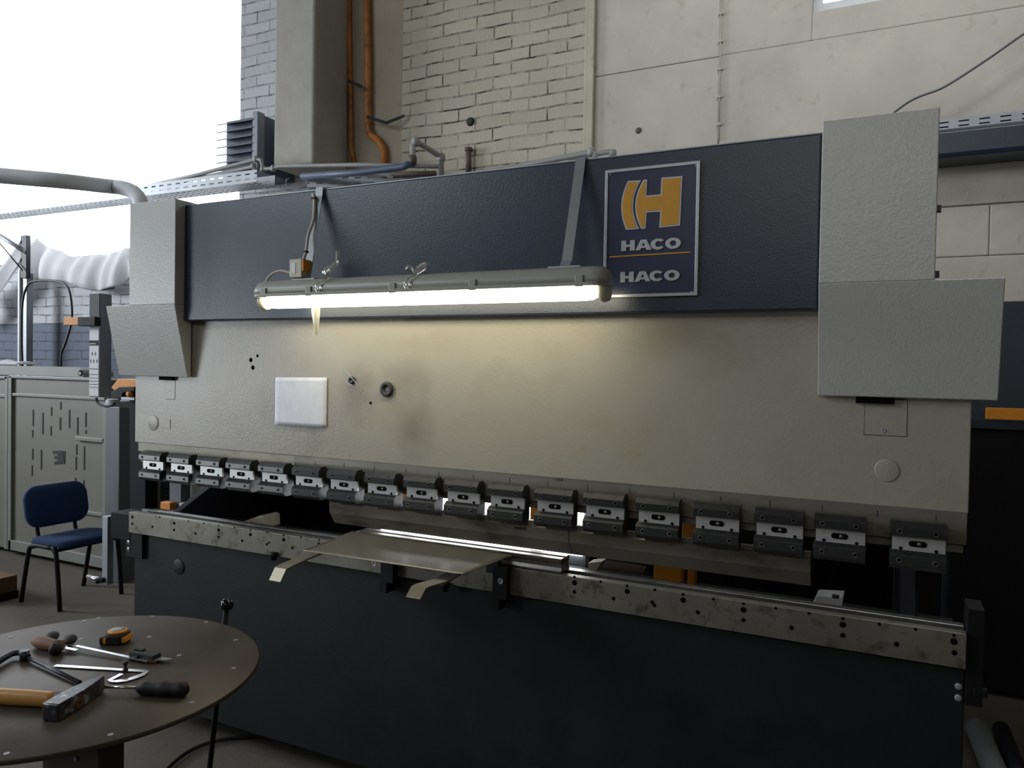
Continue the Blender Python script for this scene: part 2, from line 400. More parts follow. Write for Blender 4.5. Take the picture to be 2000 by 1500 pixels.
# big window
f = MB(); zt = 5.6
for x in (-2.3-.55*0, ): pass
f.box(-9, WX, W+.10, W+.16, WZ, WZ+.05).box(-9, WX, W+.10, W+.16, zt-.05, zt)
for x in (-8.6, WX-.02): f.box(x-.02, x+.02, W+.11, W+.15, WZ, zt)
w1 = struct(f.build('window_1', M_['white_plastic']))
MB().box(-9, WX, W+.125, W+.131, WZ+.05, zt-.05).build('window_glass', M_['glass'], w1)
f = MB().ringprism([(wx0, wz0), (wx1, wz0), (wx1, wz1), (wx0, wz1)], [(wx0+.05, wz0+.05), (wx1-.05, wz0+.05), (wx1-.05, wz1-.05), (wx0+.05, wz1-.05)], 'y', W+.03, W+.10)
f.box(3.3, 3.34, W+.04, W+.09, wz0+.05, wz1-.05)
w2 = struct(f.build('window_2', M_['white_plastic'], bevel=.004))
MB().box(wx0+.05, wx1-.05, W+.06, W+.066, wz0+.05, wz1-.05).build('window_glass', M_['glass'], w2)
# dirt hole marks in the wall
def blob(name, c, r, mat, lab):
    pass
# wall surface pipes and trays -------------------------------------------------
rp = [PY(*q, 2.25) for q in ((717, -60), (717, 0), (719, 120), (719, 245))] + [PY(*q, 2.25) for q in ((724, 264), (738, 274), (748, 288), (750, 304), (750, 330))]
rp.insert(0, Vector((rp[0].x, rp[0].y, 6.38)))
o = tag(MB().tube(rp, .026, 14).build('gas_pipe', M_['rust']), 'thick orange rusty pipe with an offset bend at its foot, right of the pillar', 'pipe')
lp = [PY(*q, 2.26) for q in ((682, -60), (682, 60), (685, 200), (686, 290), (692, 322))]
lp.insert(0, Vector((lp[0].x, lp[0].y, 6.38)))
o = tag(MB().tube(lp, .017, 12).build('gas_pipe', M_['rust']), 'thin orange rusty pipe running straight down close to the pillar', 'pipe')
# brackets in plaster
br = MB()
a = PY(716, 228, 2.18); b2 = PY(755, 240, 2.18); c2 = PY(790, 226, 2.24)
br.ribbon([a, b2, c2], (0, .3, 1), .022, .006)
tag(br.build('pipe_bracket', M_['dark_steel']), 'bent dark flat iron pipe bracket sticking out beside the thick orange pipe', 'bracket')
a = PY(680, 157, 2.17); b2 = PY(708, 170, 2.17)
tag(MB().ribbon([a, b2], (0, .3, 1), .022, .006).build('pipe_bracket', M_['dark_steel']), 'short dark bracket joining the two orange pipes', 'bracket')
# dark hole in bricks with a broken socket
h = PY(919, 238, W)
tag(MB().lathe([(0, -.004), (.028, -.004), (.030, 0), (.026, .012), (.012, .016), (0, .012)], (h.x, W, h.z), (0, -1, 0), 14).build('wall_plug', M_['mark']), 'small dark broken plug in the white brick wall above the machine', 'plug')
h = PY(1247, 255, W)
tag(MB().lathe([(0, -.002), (.02, -.002), (.017, .006), (0, .009)], (h.x, W, h.z), (0, -1, 0), 14).build('wall_bolt', M_['pipe_brown']), 'rusty bolt stub in the concrete wall right of the brick infill', 'bolt')
h0, h1 = PY(915, 292, 2.25), PY(915, 335, 2.25)
tag(MB().cyl(h1, h0, .02, n=14).cyl(h0+Vector((0, 0, -.01)), h0+Vector((0, 0, .012)), .026, n=14).build('pipe_stub', M_['pipe_brown']), 'short dark upright pipe stub against the bricks behind the blue beam', 'pipe')
# electrical conduit on the concrete seam
c0, c1 = PY(1410, -60, W-.012), PY(1404, 275, W-.012)
cc = MB().cyl(c0, c1, .005, n=8)
for k in range(6):
    q = c0.lerp(c1, (k+.6)/6.2); cc.box(q.x-.012, q.x+.012, W-.02, W, q.z-.006, q.z+.006)
tag(cc.build('wall_cable', M_['cable']), 'thin grey cable clipped straight up the concrete wall joint', 'cable')
# loose cable top right
pts = [PY(*q, 2.1) for q in ((1728, 236), (1750, 217), (1775, 199), (1800, 187), (1838, 173), (1880, 148), (1940, 108), (2000, 66), (2060, 30))]
tag(MB().tube(pts, .0055, 8, 4).build('loose_cable', flat('mid_grey_cable', (96, 100, 106), .5)), 'dark cable sagging across the concrete wall at the top right', 'cable')
# cable tray run (perforated channel) -------------------------------------------
def tray(name, a, b, h, depth, lab, holes=True):
    """channel whose outer flange faces the room; slots are dark recesses"""
    a, b = Vector(a), Vector(b); L = (b-a).length; ang = math.atan2(b.y-a.y, b.x-a.x)
    mt = Matrix.Translation(a) @ Matrix.Rotation(ang, 4, 'Z')
    m = MB().use(M_['galv'])
    n = int(L/.085); pitch = L/n
    # flange as a strip of real bars around slots
    zs = [0, h*.24, h*.36, h*.64, h*.76, h]
    for i in (0, 2, 4): m.box(0, L, -.002, .002, zs[i], zs[i+1], mt)
    for i in (1, 3):
        for k in range(n): m.box(k*pitch+.022, (k+1)*pitch-.022, -.002, .002, zs[i], zs[i+1], mt)
        for k in range(n+1): pass
    m2 = m
    n2 = int(L/.06); pp = L/n2
    for j in range(5):
        m2.box(0, L, depth*(j/4.)*.92, depth*(j/4.)*.92+depth*.08, 0, .003, mt)
    for k in range(n2): m2.box(k*pp, k*pp+pp*.35, 0, depth, .0005, .0025, mt)
    m2.box(0, L, depth-.002, depth+.002, 0, h, mt)
    return tag(m.build(name, None), lab, 'cable tray')
zt1 = PY(300, 377, 1.85).z
tray('cable_tray', (-5.2, 1.72, zt1-.055), (-1.0, 1.72, zt1-.055+.01), .085, .17, 'long perforated grey cable tray in front of the big window')
a = PY(655, 367, 1.72); 
t2a = PY(600, 366, 1.78); t2b = PY(900, 372, 2.16)
tray('cable_tray', (t2a.x, t2a.y, t2a.z), (t2b.x, t2b.y, t2a.z), .09, .05, 'short perforated cable tray angled back to the brick wall under the blue pipe')
ztt = PY(1838, 234, 2.12).z; ztb = PY(1838, 256, 2.12).z
tr = tray('cable_tray', (2.95, 2.12, ztb), (5.2, 2.12, ztb), ztt-ztb, .12, 'perforated cable tray at the right above the dark beam')
MB().box(.02, 2.2, .012, .10, .004, (ztt-ztb)*.9).build('slot_backing', M_['cable_dark'], tr, local=True).location = (2.95, 2.12, ztb)  # dark box added inside the tray so its slots look shaded
zb0, zb1 = PY(1838, 308, 2.06).z, ztb-.003
tag(MB().use(M_['navy']).prism([(2.07, zb0), (2.06, zb0+.02), (2.06, zb1-.02), (2.08, zb1), (2.27, zb1), (2.27, zb0)], 'x', 2.95, 5.2).build('wall_beam', None, bevel=.006), 'dark blue horizontal steel beam on the right wall below the cable tray', 'beam')
# clips hanging under the tray
for (x, y, lab) in ((517, 372, 'left small wire hook hanging under the cable tray near the pillar'), (559, 365, 'right small wire hook hanging under the cable tray near the pillar')):
    q = PY(x, y, 1.74); q.z = zt1-.055-.035
    tag(MB().tube([q+Vector((.03, 0, .04)), q+Vector((0, 0, .035)), q+Vector((0, 0, -.01)), q+Vector((.035, 0, -.015))], .002, 6).build('tray_hook', M_['galv']), lab, 'hook')
# grey water pipes
def pipe(name, pix, y, r, mat, lab, sm=0, cat='pipe', n=12, cols=None):
    pts = [PY(px, py, y if not isinstance(y, (list, tuple)) else y[i]) for i, (px, py) in enumerate(pix)]
    m = MB().use(mat).tube(pts, r, n, sm)
    if cols:
        for (i, mm) in cols:
            q = pts[i]; m.use(mm).lathe([(0, -r*1.5), (r*1.1, -r*1.45), (r*1.45, -r*.7), (r*1.45, r*.7), (r*1.1, r*1.45), (0, r*1.5)], q, (0, 0, 1), 14)
    return tag(m.build(name, None), lab, cat)
g = M_['pipe_grey']
pipe('water_pipe', [(250, 372), (380, 343), (500, 311), (510, 312), (514, 330), (534, 329), (545, 325), (700, 322), (858, 325)], 1.78, .014, g, 'upper grey plastic water pipe kinking down beside the pillar foot', cols=[(2, g), (4, g), (5, g)])
pipe('water_pipe', [(290, 370), (420, 341), (495, 324), (500, 334)], 1.80, .013, g, 'lower grey plastic water pipe in front of the heater', cols=[(2, g)])
pipe('water_pipe', [(590, 345), (700, 337), (788, 326), (805, 317)], 1.75, .022, M_['pipe_blue'], 'thick blue pipe rising towards the brick wall above the machine')
pipe('water_pipe', [(800, 322), (806, 312), (806, 282), (812, 277), (853, 301), (862, 308), (862, 350)], [1.75, 1.75, 1.75, 1.76, 1.95, 1.98, 1.98], .018, g, 'grey plastic pipe loop with elbows in front of the bricks', cols=[(1, M_['pipe_brown']), (3, g), (5, g)])
pipe('water_pipe', [(745, 341), (850, 339)], 2.0, .018, M_['pipe_brown'], 'short dark brown pipe lying below the grey pipe loop')
pipe('water_pipe', [(862, 349), (980, 332), (1060, 316), (1155, 297), (1162, 300), (1162, 318)], 1.95, .017, g, 'grey plastic pipe running along the top of the blue beam', cols=[(3, g)])
pipe('water_pipe', [(1110, 309), (1160, 301), (1192, 296), (1197, 300), (1198, 304)], 2.05, .015, g, 'short grey plastic pipe ending in an elbow above the blue beam', cols=[(3, g)])
# heater with louvers
hx0, hx1 = -1.56, -1.19
t = thing('wall_heater', 'grey air heater with slanted louver slats mounted by the big window', 'heater', (-1.37, 2.1, 2.98))
MB().box(hx0+.02, -1.172, 1.95, W, 2.93, 3.34).build('housing', M_['louver'], t, bevel=.006)
MB().box(-1.215, -1.165, 1.885, 1.955, 2.93, 3.35).build('frame', M_['slat'], t, bevel=.004)
for k in range(7):
    z = 2.955+k*.056
    MB().prism([(1.95, z+.03), (1.945, z+.036), (1.875, z+.006), (1.88, z)], 'x', hx0, hx1-.02).build('slat', M_['slat'], t)
# exhaust duct
pz = PZ(8, 344, 2.42)
d_end = PY(262, 378, .42)
path = [PZ(-60, 337, d_end.z), PZ(0, 343, d_end.z), PZ(125, 354, d_end.z), PY(215, 364, .42), PY(240, 367, .42)+Vector((0, 0, 0)), PY(258, 374, .42), PY(270, 386, .42), PY(275, 400, .42), PY(276, 440, .42)]
pdir = (path[1]-path[2]).normalized()
path = [path[1]+pdir*3.2, path[1]+pdir*1.2, path[1]+pdir*.45]+path[1:]
tag(MB().tube(path, .036, 20, 4).build('exhaust_pipe', M_['duct']), 'thick light grey pipe bending down behind the left cylinder cover', 'pipe')
# tarp
def lerpk(u, ks):
    for (a, x), (b, y) in zip(ks, ks[1:]):
        if u <= b: t_ = (u-a)/(b-a); t_ = t_*t_*(3-2*t_); return x+(y-x)*t_
    return ks[-1][1]
def tarpf(u, v):
    xt = 60+u*196
    top = lerpk(u, ((0, 460), (.2, 484), (.45, 502), (.7, 499), (1, 484)))
    bot = lerpk(u, ((0, 545), (.25, 548), (.65, 568), (.85, 560), (1, 540)))
    q = PY(xt, top+(bot-top)*v, W-.13)
    q.y += .022*math.sin(u*19+v*2)*(.4+v*.6)+.010*math.sin(u*43+1+v*5)-.03*math.sin(v*PI)
    return q
tag(MB().grid(tarpf, 70, 18).build('tarp', M_['tarp'], solid=.003), 'white tarpaulin sagging below the big window', 'tarp')
def tarp2(u, v):
    xt = -60+u*108; top = 560-u*96+(12*math.sin(u*PI)); y = top+v*(70-20*u)
    q = PY(xt, y, W-.2); q.y += .04*math.sin(v*9+u*3); return q
tag(MB().grid(tarp2, 24, 14).build('tarp', M_['tarp'], solid=.004), 'rolled edge of white tarpaulin at the far left of the window', 'tarp')
# pole left with slotted angle
t = thing('support_pole', 'grey slotted steel post standing against the brick wall at the far left', 'pole', (-4.25, 2.1, 0))
a = PY(52, 540, 2.1); top = PY(52, 462, 2.1); bt = a
MB().box(a.x-.035, a.x+.035, 2.08, 2.14, 0, a.z+.03).build('post', M_['galv'], t, bevel=.003)
MB().box(a.x-.065, a.x-.04, 2.06, 2.10, 0, a.z+.06).build('white_conduit', M_['white_plastic'], t)
MB().box(a.x-.01, a.x+.075, 2.05, 2.09, a.z-.02, top.z).build('angle_iron', M_['dark_grey'], t, bevel=.003)
c0 = PY(0, 472, 2.05); c1 = PY(50, 492, 2.05); MB().cyl(PY(-30, 440, 2.05), c1, .022, n=10).build('brace', M_['galv'], t)
MB().cyl(PY(-20, 452, 2.03), PY(44, 528, 2.03), .006, n=8).build('stay_wire', M_['cable_dark'], t)
pts = [PY(*q, 2.02) for q in ((44, 716), (42, 660), (44, 590), (55, 556), (70, 549), (100, 548), (128, 556), (138, 580), (140, 625), (128, 670), (120, 690), (119, 718))]
tag(MB().tube(pts, .010, 8, 4).build('hanging_cable', M_['cable_dark']), 'dark cable looping in an arch in front of the grey brick wall at left', 'cable')
# shelf bracket / wall iron
q0 = PY(196, 556, 2.2)
tag(MB().ribbon([PY(197, 556, 2.2), PY(216, 557, 2.2)], (0, .2, 1), .02, .006).ribbon([PY(195, 566, 2.2), PY(222, 563, 2.2), PY(226, 552, 2.2), PY(243, 551, 2.2)], (0, .2, 1), .02, .006).build('wall_iron', M_['dark_steel']), 'bent dark iron fixed to the white bricks left of the machine', 'bracket')

# ================================================================== LEFT CABINET / PARTITION
yc = 1.45
t = thing('metal_cabinet', 'beige grey steel enclosure with dark slots and stencilled mark behind the blue chair', 'cabinet', (-2.8, yc+.3, 0))
def cx(px, py=900): return PY(px, py, yc).x
def cz(px, py): return PY(px, py, yc).z
xl, xr = cx(22, 740), cx(208, 740); zt_, zb_ = cz(100, 738), .04
MB().box(xl, xr+.02, yc, yc+.45, zb_, zt_).build('body', M_['cab'], t, bevel=.005)
fr = MB().box(xl-.01, xl+.035, yc-.02, yc+.01, zb_, zt_+.005).box(xl, xr, yc-.02, yc+.01, zt_-.012, zt_+.01).box(xl+.03, xr, yc-.015, yc+.01, cz(100, 777), cz(100, 771)).box(cx(204), xr+.03, yc-.02, yc+.01, .25, cz(205, 790))
fr.box(cx(152), cx(206), yc-.025, yc+.01, cz(180, 862), cz(180, 854)).box(cx(152), cx(206), yc-.02, yc+.01, cz(180, 1005), cz(180, 998)).box(xl, xr, yc-.02, yc+.01, zb_, zb_+.08)
fr.build('frame', M_['cab_frame'], t, bevel=.004)
sl = MB()
for (px, y0, y1) in ((65, 800, 832), (64, 840, 854), (84, 806, 848), (101, 795, 812), (100, 832, 851), (119, 785, 800), (118, 815, 840), (136, 800, 836), (152, 815, 849), (168, 806, 834), (168, 840, 847), (64, 876, 898), (63, 908, 930), (81, 878, 917), (150, 868, 888), (149, 892, 918), (165, 872, 918), (148, 933, 948), (164, 938, 968)):
    sl.box(cx(px, y0)-.006, cx(px, y0)+.006, yc-.003, yc+.004, cz(px, y1), cz(px, y0))
sl.build('slots', M_['mark'], t)
mk = MB(); s0 = lambda px, py: (cx(px, py), cz(px, py))
mk.prism([s0(103, 881), s0(121, 880), s0(122, 906), s0(107, 907), s0(106, 902), s0(113, 901), s0(113, 897), s0(107, 896), s0(107, 891), s0(113, 890), s0(112, 886), s0(104, 886)], 'y', yc-.003, yc+.003)
mk.prism([s0(119, 881), s0(123, 881), s0(127, 906), s0(123, 906)], 'y', yc-.0035, yc+.003).prism([s0(124, 881), s0(128, 881), s0(127, 903)], 'y', yc-.003, yc+.003)
plabel(mk.build('stencil_mark', M_['mark'], t), 'dark stencilled letters')
t = thing('metal_cabinet', 'dark steel enclosure panel cut off by the left picture edge', 'cabinet', (-3.6, yc+.3, 0))
MB().box(-4.4, cx(12), yc, yc+.45, .04, cz(0, 740)).build('body', M_['cab'], t, bevel=.005)
MB().box(cx(14, 740), cx(20, 740), yc-.02, yc+.02, .04, cz(10, 735)).box(-4.4, cx(15), yc-.015, yc+.01, cz(10, 776), cz(10, 770)).box(-4.4, cx(18), yc-.02, yc+.02, cz(10, 740), cz(10, 735)).build('frame', M_['cab_frame'], t, bevel=.003)
# bar with hole on top
z0, z1 = zt_+.012, cz(80, 716)+.0
bb = MB().use(M_['cab_frame']); xr2 = cx(150, 725)
bb.prism([(-4.4, z0), (xr2-.0, z0), (xr2, z0+.03), (xr2-.01, z1-.02), (xr2-.04, z1), (-4.4, z1)], 'y', yc+.05, yc+.3)
bb.use(M_['mark']).lathe([(0, 0), (.024, 0), (.024, .004), (0, .004)], (cx(145, 728)-.0, yc+.05, (z0+z1)/2-.005), (0, -1, 0), 18)
bb.use(M_['chrome']).lathe([(0, 0), (.012, 0), (.012, .006), (0, .006)], (cx(145, 728)+.004, yc+.048, (z0+z1)/2-.012), (0, -1, 0), 12)
tag(bb.build('machine_bar', None), 'grey steel bar with a round hole lying on top of the enclosure', 'bar')
# rag pile on top left
def rag(u, v):
    x = -3.95+u*.55; yy = yc+.1+v*.2; return Vector((x, yy, z1+.015+.03*math.sin(v*PI)*(1-u*.6)*(1+.4*math.sin(u*14+v*3))))
tag(MB().grid(rag, 18, 8).build('rag', M_['tarp'], solid=.01), 'crumpled pale rag on the grey bar at the far left', 'rag')
# safety post
px0, px1 = PY(207, 850, 1.33).x, PY(233, 850, 1.33).x
t = thing('guard_post', 'square grey steel post between the enclosure and the press', 'post', ((px0+px1)/2, 1.38, 0))
zp = PY(220, 797, 1.33).z
MB().box(px0, px1, 1.33, 1.33+(px1-px0), 0, zp).build('column', M_['post'], t, bevel=.004)
MB().box(px0-.004, px1+.004, 1.325, 1.34+(px1-px0), zp, zp+.05).build('cap', M_['galv'], t, bevel=.003)
# cardboard box
b0 = PZ(0, 1172, .0)
t = thing('cardboard_box', 'brown cardboard box on a dark base at the lower left edge', 'box', (-2.6, .95, 0))
BX = PY(34, 1140, .80).x
MB().box(-3.1, BX, .62, .80, .05, .15).build('carton', M_['cardboard'], t, bevel=.004)
MB().box(-3.1, BX+.005, .615, .805, 0, .05).build('base', M_['black'], t)

# ================================================================== CHAIR (faces +x)
t = thing('visitor_chair', 'blue fabric visitor chair with black tube legs left of the press', 'chair', (-1.80, .97, 0))
cxx = Vector((-1.80, .97, 0))
def rounded(w, h, r, n=6):
    pts = []
    for sx, sy, a in ((1, 1, 0), (-1, 1, 90), (-1, -1, 180), (1, -1, 270)):
        for i in range(n+1):
            q = math.radians(a+90*i/n); pts.append((sx*(w/2-r)+r*math.cos(q), sy*(h/2-r)+r*math.sin(q)))
    return pts
def pad(name, w, h, th, mt, mat, par, bulge=.01, rr=.09):
    m = MB(); out = rounded(w, h, rr); rings = []
    for (s_, z_) in ((.94, -th/2), (1, -th*.3), (1, th*.3), (.95, th/2), (.75, th/2+bulge*.6), (.4, th/2+bulge)):
        rings.append([m.bm.verts.new(mt @ Vector((x*s_, y*s_, z_))) for x, y in out])
    n = len(out)
    for a_, b_ in zip(rings, rings[1:]):
        for k in range(n): m._f([a_[k], a_[(k+1) % n], b_[(k+1) % n], b_[k]], True)
    m._f(rings[0][::-1]); m._f(rings[-1])
    return m.build(name, mat, par)
seat = pad('seat', .40, .42, .045, Matrix.Translation(cxx+Vector((.02, 0, .40))) @ Matrix.Rotation(math.radians(-3), 4, 'Y'), M_['blue_fabric'], t)
# back pad: local z -> +x, local x -> up
mt = Matrix.Translation(cxx+Vector((-.19, 0, .60))) @ Matrix.Rotation(math.radians(-10), 4, 'Y') @ Matrix(((0, 0, 1, 0), (0, 1, 0, 0), (1, 0, 0, 0), (0, 0, 0, 1)))
bm_ = pad('backrest', .27, .42, .035, mt, M_['blue_fabric'], t, .012)
for sy in (-1, 1):
    # one bent tube: front leg + side rail + rear leg
    y = sy*.21
    MB().tube([cxx+Vector((.17, y, .0)), cxx+Vector((.13, y, .345)), cxx+Vector((.09, y, .38))], .014, 10, 4).build('leg', M_['black'], t)
    MB().tube([cxx+Vector((-.22, y, .0)), cxx+Vector((-.15, y, .31)), cxx+Vector((-.10, y, .375)), cxx+Vector((.09, y, .38))], .014, 10, 4).build('leg', M_['black'], t)
    MB().tube([cxx+Vector((-.12, y*.6, .37)), cxx+Vector((-.18, y*.6, .41)), cxx+Vector((-.20, y*.6, .50)), cxx+Vector((-.215, y*.6, .60))], .012, 8, 4).build('back_support', M_['black'], t)
MB().cyl(cxx+Vector((-.12, -.21, .362)), cxx+Vector((-.12, .21, .362)), .011).cyl(cxx+Vector((.10, -.21, .362)), cxx+Vector((.10, .21, .362)), .011).build('crossbar', M_['black'], t)

# ================================================================== PRESS BRAKE
P = thing('press_brake', 'large press brake with grey ram, dark blue upper beam and black bed', 'press brake', (1.55, .4, 0))
RY = .02; NY = -.028; CY = -.07
XN0, XN1 = .357, 2.737
# bed
bed = MB().use(M_['apron']).box(-.002, 3.102, .03, .45, .086, .812).build('bed', None, P, bevel=.004)
for x in (.3, 2.3): MB().box(x, x+.5, .15, .5, 0, .09).build('foot', M_['black'], P)
q = PY(350, 1107, .03)
MB().lathe([(0, 0), (.032, 0), (.032, .003), (.028, .005), (0, .005)], (q.x, .031, q.z), (0, -1, 0), 28).build('bed_plug', M_['apron'], P)
# rail with drilled holes
rl = MB().use(M_['steel'])
rl.box(0, 3.1, 0, .030, .8115, .9)
rail = rl.build('rail', None, P, bevel=.0012)
hb = MB().use(M_['hole'])
def hole(px, py, r):
    q = PY(px, py, 0); hb.use(M_['hole']).lathe([(0, 0), (r, 0), (r, .0012), (0, .0012)], (q.x, .0006, q.z), (0, -1, 0), 16)
    return q
Hs = [(258.5, 1010, 3), (258.5, 1023, 2.5), (298, 1029, 2.4), (340, 1022, 3), (340, 1035, 2.6), (312, 1010, 1.6), (368, 1018, 1.6), (398, 1022, 1.4),
      (427, 1035, 3.2), (427, 1049, 2.6), (382, 1042, 2.5), (427, 1027, 1.6), (458, 1031, 1.6), (489, 1044, 3.4), (489, 1036, 1.7), (473, 1056, 2.6), (521, 1063, 2.4), (525, 1060, 2.2),
      (522, 1040, 1.6), (554, 1054, 3.6), (554, 1045, 1.7), (571, 1070, 2.8), (588, 1050, 1.8), (623, 1063, 3.6), (623, 1055, 1.8)]
for (x, y, r) in Hs: 
    d = (PY(x, y, 0)-CO).dot(Fv); hole(x, y, max(.0035, r*d/FPX*1.05))
Hr = [(1122, 1138, 5), (1122, 1156, 3.6), (1173, 1136, 2.5), (1122, 1127, 2.6), (1225, 1155, 5), (1225, 1144, 2.6), (1198, 1169, 3.6), (1279, 1152, 2.6), (1274, 1176, 3.6), (1278, 1182, 3.6),
      (1334, 1172, 5.2), (1334, 1161, 2.8), (1393, 1170, 2.8), (1363, 1196, 4), (1452, 1191, 5.4), (1452, 1179, 2.8), (1452, 1211, 4), (1515, 1188, 2.8), (1546, 1226, 4.2), (1580, 1198, 2.8), (1646, 1220, 5.6), (1646, 1208, 3), (1646, 1241, 4.6),
      (1717, 1219, 3), (1751, 1258, 4.6), (1788, 1229, 3), (1863, 1253, 6.2), (1863, 1241, 3), (1864, 1275, 5)]
for (x, y, r) in Hr:
    d = (PY(x, y, 0)-CO).dot(Fv); hole(x, y, r*d/FPX*1.05)
hb.build('drilled_holes', None, rail)
MB().use(M_['steel_top']).box(0, 3.1, .062, .092, .80, .902).build('rear_rail', None, P, bevel=.001)
MB().box(0, 3.1, .030, .062, .80, .884).build('groove', M_['dark_grey'], P)
# slider stops under the rail and sheet-support bolts
for (x, y) in ((533, 1088), (868, 1148)):
    q = PY(x, y, -.01); MB().lathe([(0, 0), (.011, 0), (.011, .012), (.015, .014), (.015, .03), (0, .03)], (q.x, -.006, q.z-.012), (0, 0, 1), 16).build('adjuster_knob', M_['black'], P)
# left end bracket
MB().box(-.13, -.004, .01, .11, .77, .885).build('end_bracket', M_['dark_blue'], P, bevel=.003)
bx = PY(209, 1020, .04)
eb = MB().use(M_['galv']).box(bx.x-.018, bx.x+.018, .03, .06, .55, .855).use(M_['dark_blue']).box(bx.x-.01, -.004, .05, .10, .79, .84)
eb.build('end_bar', None, P, bevel=.002)
MB().use(M_['chrome']).cyl((bx.x-.10, .02, .575), (bx.x, .02, .57), .010).use(M_['black']).cyl((bx.x-.02, .0, .57), (bx.x+.005, .05, .57), .012).build('crank_handle', None, P)
MB().use(M_['black']).box(-.035, .07, .012, .04, .70, .812).use(M_['chrome']).lathe([(0, 0), (.009, 0), (.009, .004), (0, .004)], (-.014, .012, .765), (0, -1, 0), 12).lathe([(0, 0), (.009, 0), (.009, .004), (0, .004)], (-.014, .012, .735), (0, -1, 0), 12).build('bolted_lug', None, P, bevel=.002)
# right end bracket
rb = MB().use(M_['black']).box(3.102, 3.14, .02, .12, .715, .96)
for z in (.757, .728): rb.use(M_['galv']).lathe([(0, 0), (.0085, 0), (.0095, .002), (.0095, .006), (0, .007)], (3.088, .03, z), (0, -1, 0), 6)
rb.use(M_['black']).box(3.12, 3.15, .01, .03, .745, .765)
rb.build('end_bracket', None, P, bevel=.002)
# ram
ram = MB().use(M_['ram']).box(.009, 3.098, RY, .10, 1.199, 1.72).build('ram', None, P, bevel=.0025)
for (x0, x1, z0, z1, nm) in ((.20, .2535, 1.391, 1.480, 'access_plate'), (2.856, 2.955, 1.385, 1.480, 'access_plate')):
    MB().use(M_['hole']).box(x0-.001, x1+.0012, RY-.0006, RY+.001, z0-.0014, z1).use(M_['ram']).box(x0, x1, RY-.0012, RY+.001, z0, z1).build(nm, None, ram)
for (cx_, cz_, r) in ((.125, 1.287, .030), (2.912, 1.293, .028)):
    m = MB().use(M_['ram']).lathe([(0, 0), (r+.002, 0), (r+.0015, .0016), (r-.001, .0022), (0, .0012)], (cx_, RY, cz_), (0, -1, 0), 36)
    m.build('round_plug', None, ram)
MB().use(M_['ram']).box(.178, .228, RY-.002, RY, 1.268, 1.306).build('small_plate', None, ram, bevel=.001)
MB().lathe([(0, 0), (.005, 0), (.005, .0018), (.003, .002), (.003, .001), (0, .001)], (2.902, RY-.0012, 1.397), (0, -1, 0), 14).build('plate_screw', M_['galv'], ram)
hm = MB()
for (px, py, r) in ((490, 703, .009), (503, 695, .006), (494, 718, .009), (724, 787, .0055)):
    q = PY(px, py, RY); hm.lathe([(0, 0), (r, 0), (r, .0009), (0, .0009)], (q.x, RY, q.z), (0, -1, 0), 7)
hm.build('chipped_holes', M_['hole'], ram)
# lower strip with scale
st = MB().use(M_['ram_edge']).box(.028, .9, RY+.002, .075, 1.162, 1.199).use(M_['strip']).box(.9, 3.096, RY+.002, .075, 1.118, 1.199).use(M_['ram_edge']).box(.04, .9, RY+.006, .07, 1.118, 1.162)
strip = st.build('scale_strip', None, P, bevel=.001)
tk = MB()
for k in range(16): 
    x = 1.0+k*.1365*.99; h = .014 if k % 2 else .018
    tk.box(x-.0008, x+.0008, RY+.0012, RY+.003, 1.199-.012-h, 1.199-.012)
def seg7(m, ch, x, z, s, y0, y1):
    seg = {'3': 'abcdg', '0': 'abcdef', '5': 'afgcd', '-': 'g', '<': 'x'}[ch]; w = s*.55; t_ = s*.12
    R = {'a': (0, w, s-t_, s), 'b': (w-t_, w, s/2, s), 'c': (w-t_, w, 0, s/2), 'd': (0, w, 0, t_), 'e': (0, t_, 0, s/2), 'f': (0, t_, s/2, s), 'g': (0, w, s/2-t_/2, s/2+t_/2)}
    for k in seg:
        if k == 'x': m.prism([(x+w, z+s*.9), (x+w, z+s*.75), (x+w*.3, z+s*.5), (x+w, z+s*.25), (x+w, z+s*.1), (x, z+s*.5)], 'y', y0, y1)
        else: a_ = R[k]; m.box(x+a_[0], x+a_[1], y0, y1, z+a_[2], z+a_[3])
q = PY(1081, 936, RY)
for i, ch in enumerate('<300'): seg7(tk, ch, q.x+i*.0085, q.z-.004, .009, RY+.0012, RY+.003)
tk.build('scale_marks', M_['mark'], strip)
# tongue behind the clamps
MB().use(M_['strip']).box(.04, 3.09, .035, .06, 1.095, 1.12).build('tongue', None, P)
# upper beam with hood edge
bm = MB().use(M_['navy']).box(XN0, XN1, NY, .10, 1.7125, 2.178)
beam = bm.build('upper_beam', None, P, bevel=.005)
MB().use(M_['galv']).box(XN0+.4, XN1, NY+.004, .09, 2.178, 2.181).build('top_flange', None, beam)
# machine body behind
MB().use(M_['dark_grey']).box(.30, 2.80, .10, .55, 1.75, 2.165).build('cylinder_housing', None, P)
# cylinder covers
def cover(x0, x1, xo, side):
    """upper box x0..x1; lower part widened to xo on its outer side and tapering back"""
    c = MB().use(M_['cover'])
    c.box(x0, x1, CY, .10, 1.777, 2.196)
    up = c.build('cylinder_cover', None, P, bevel=.0025)
    a, b = (min(x0, xo), x1) if side < 0 else (x0, max(x1, xo))
    lo = MB().use(M_['cover'])
    lo.prism([(CY-.001, 1.777), (.012, 1.777), (.012, 1.485), (-.006, 1.485)], 'x', a, b)
    lo.build('apron_panel', None, up, bevel=.0025)
    return up
cl = cover(.0855, XN0-.002, -.06, -1)
cr = cover(XN1+.004, 3.006, 3.151, 1)
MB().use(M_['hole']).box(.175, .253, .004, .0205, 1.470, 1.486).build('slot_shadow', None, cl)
MB().use(M_['hole']).box(2.834, 2.925, .004, .0205, 1.468, 1.486).build('slot_shadow', None, cr)
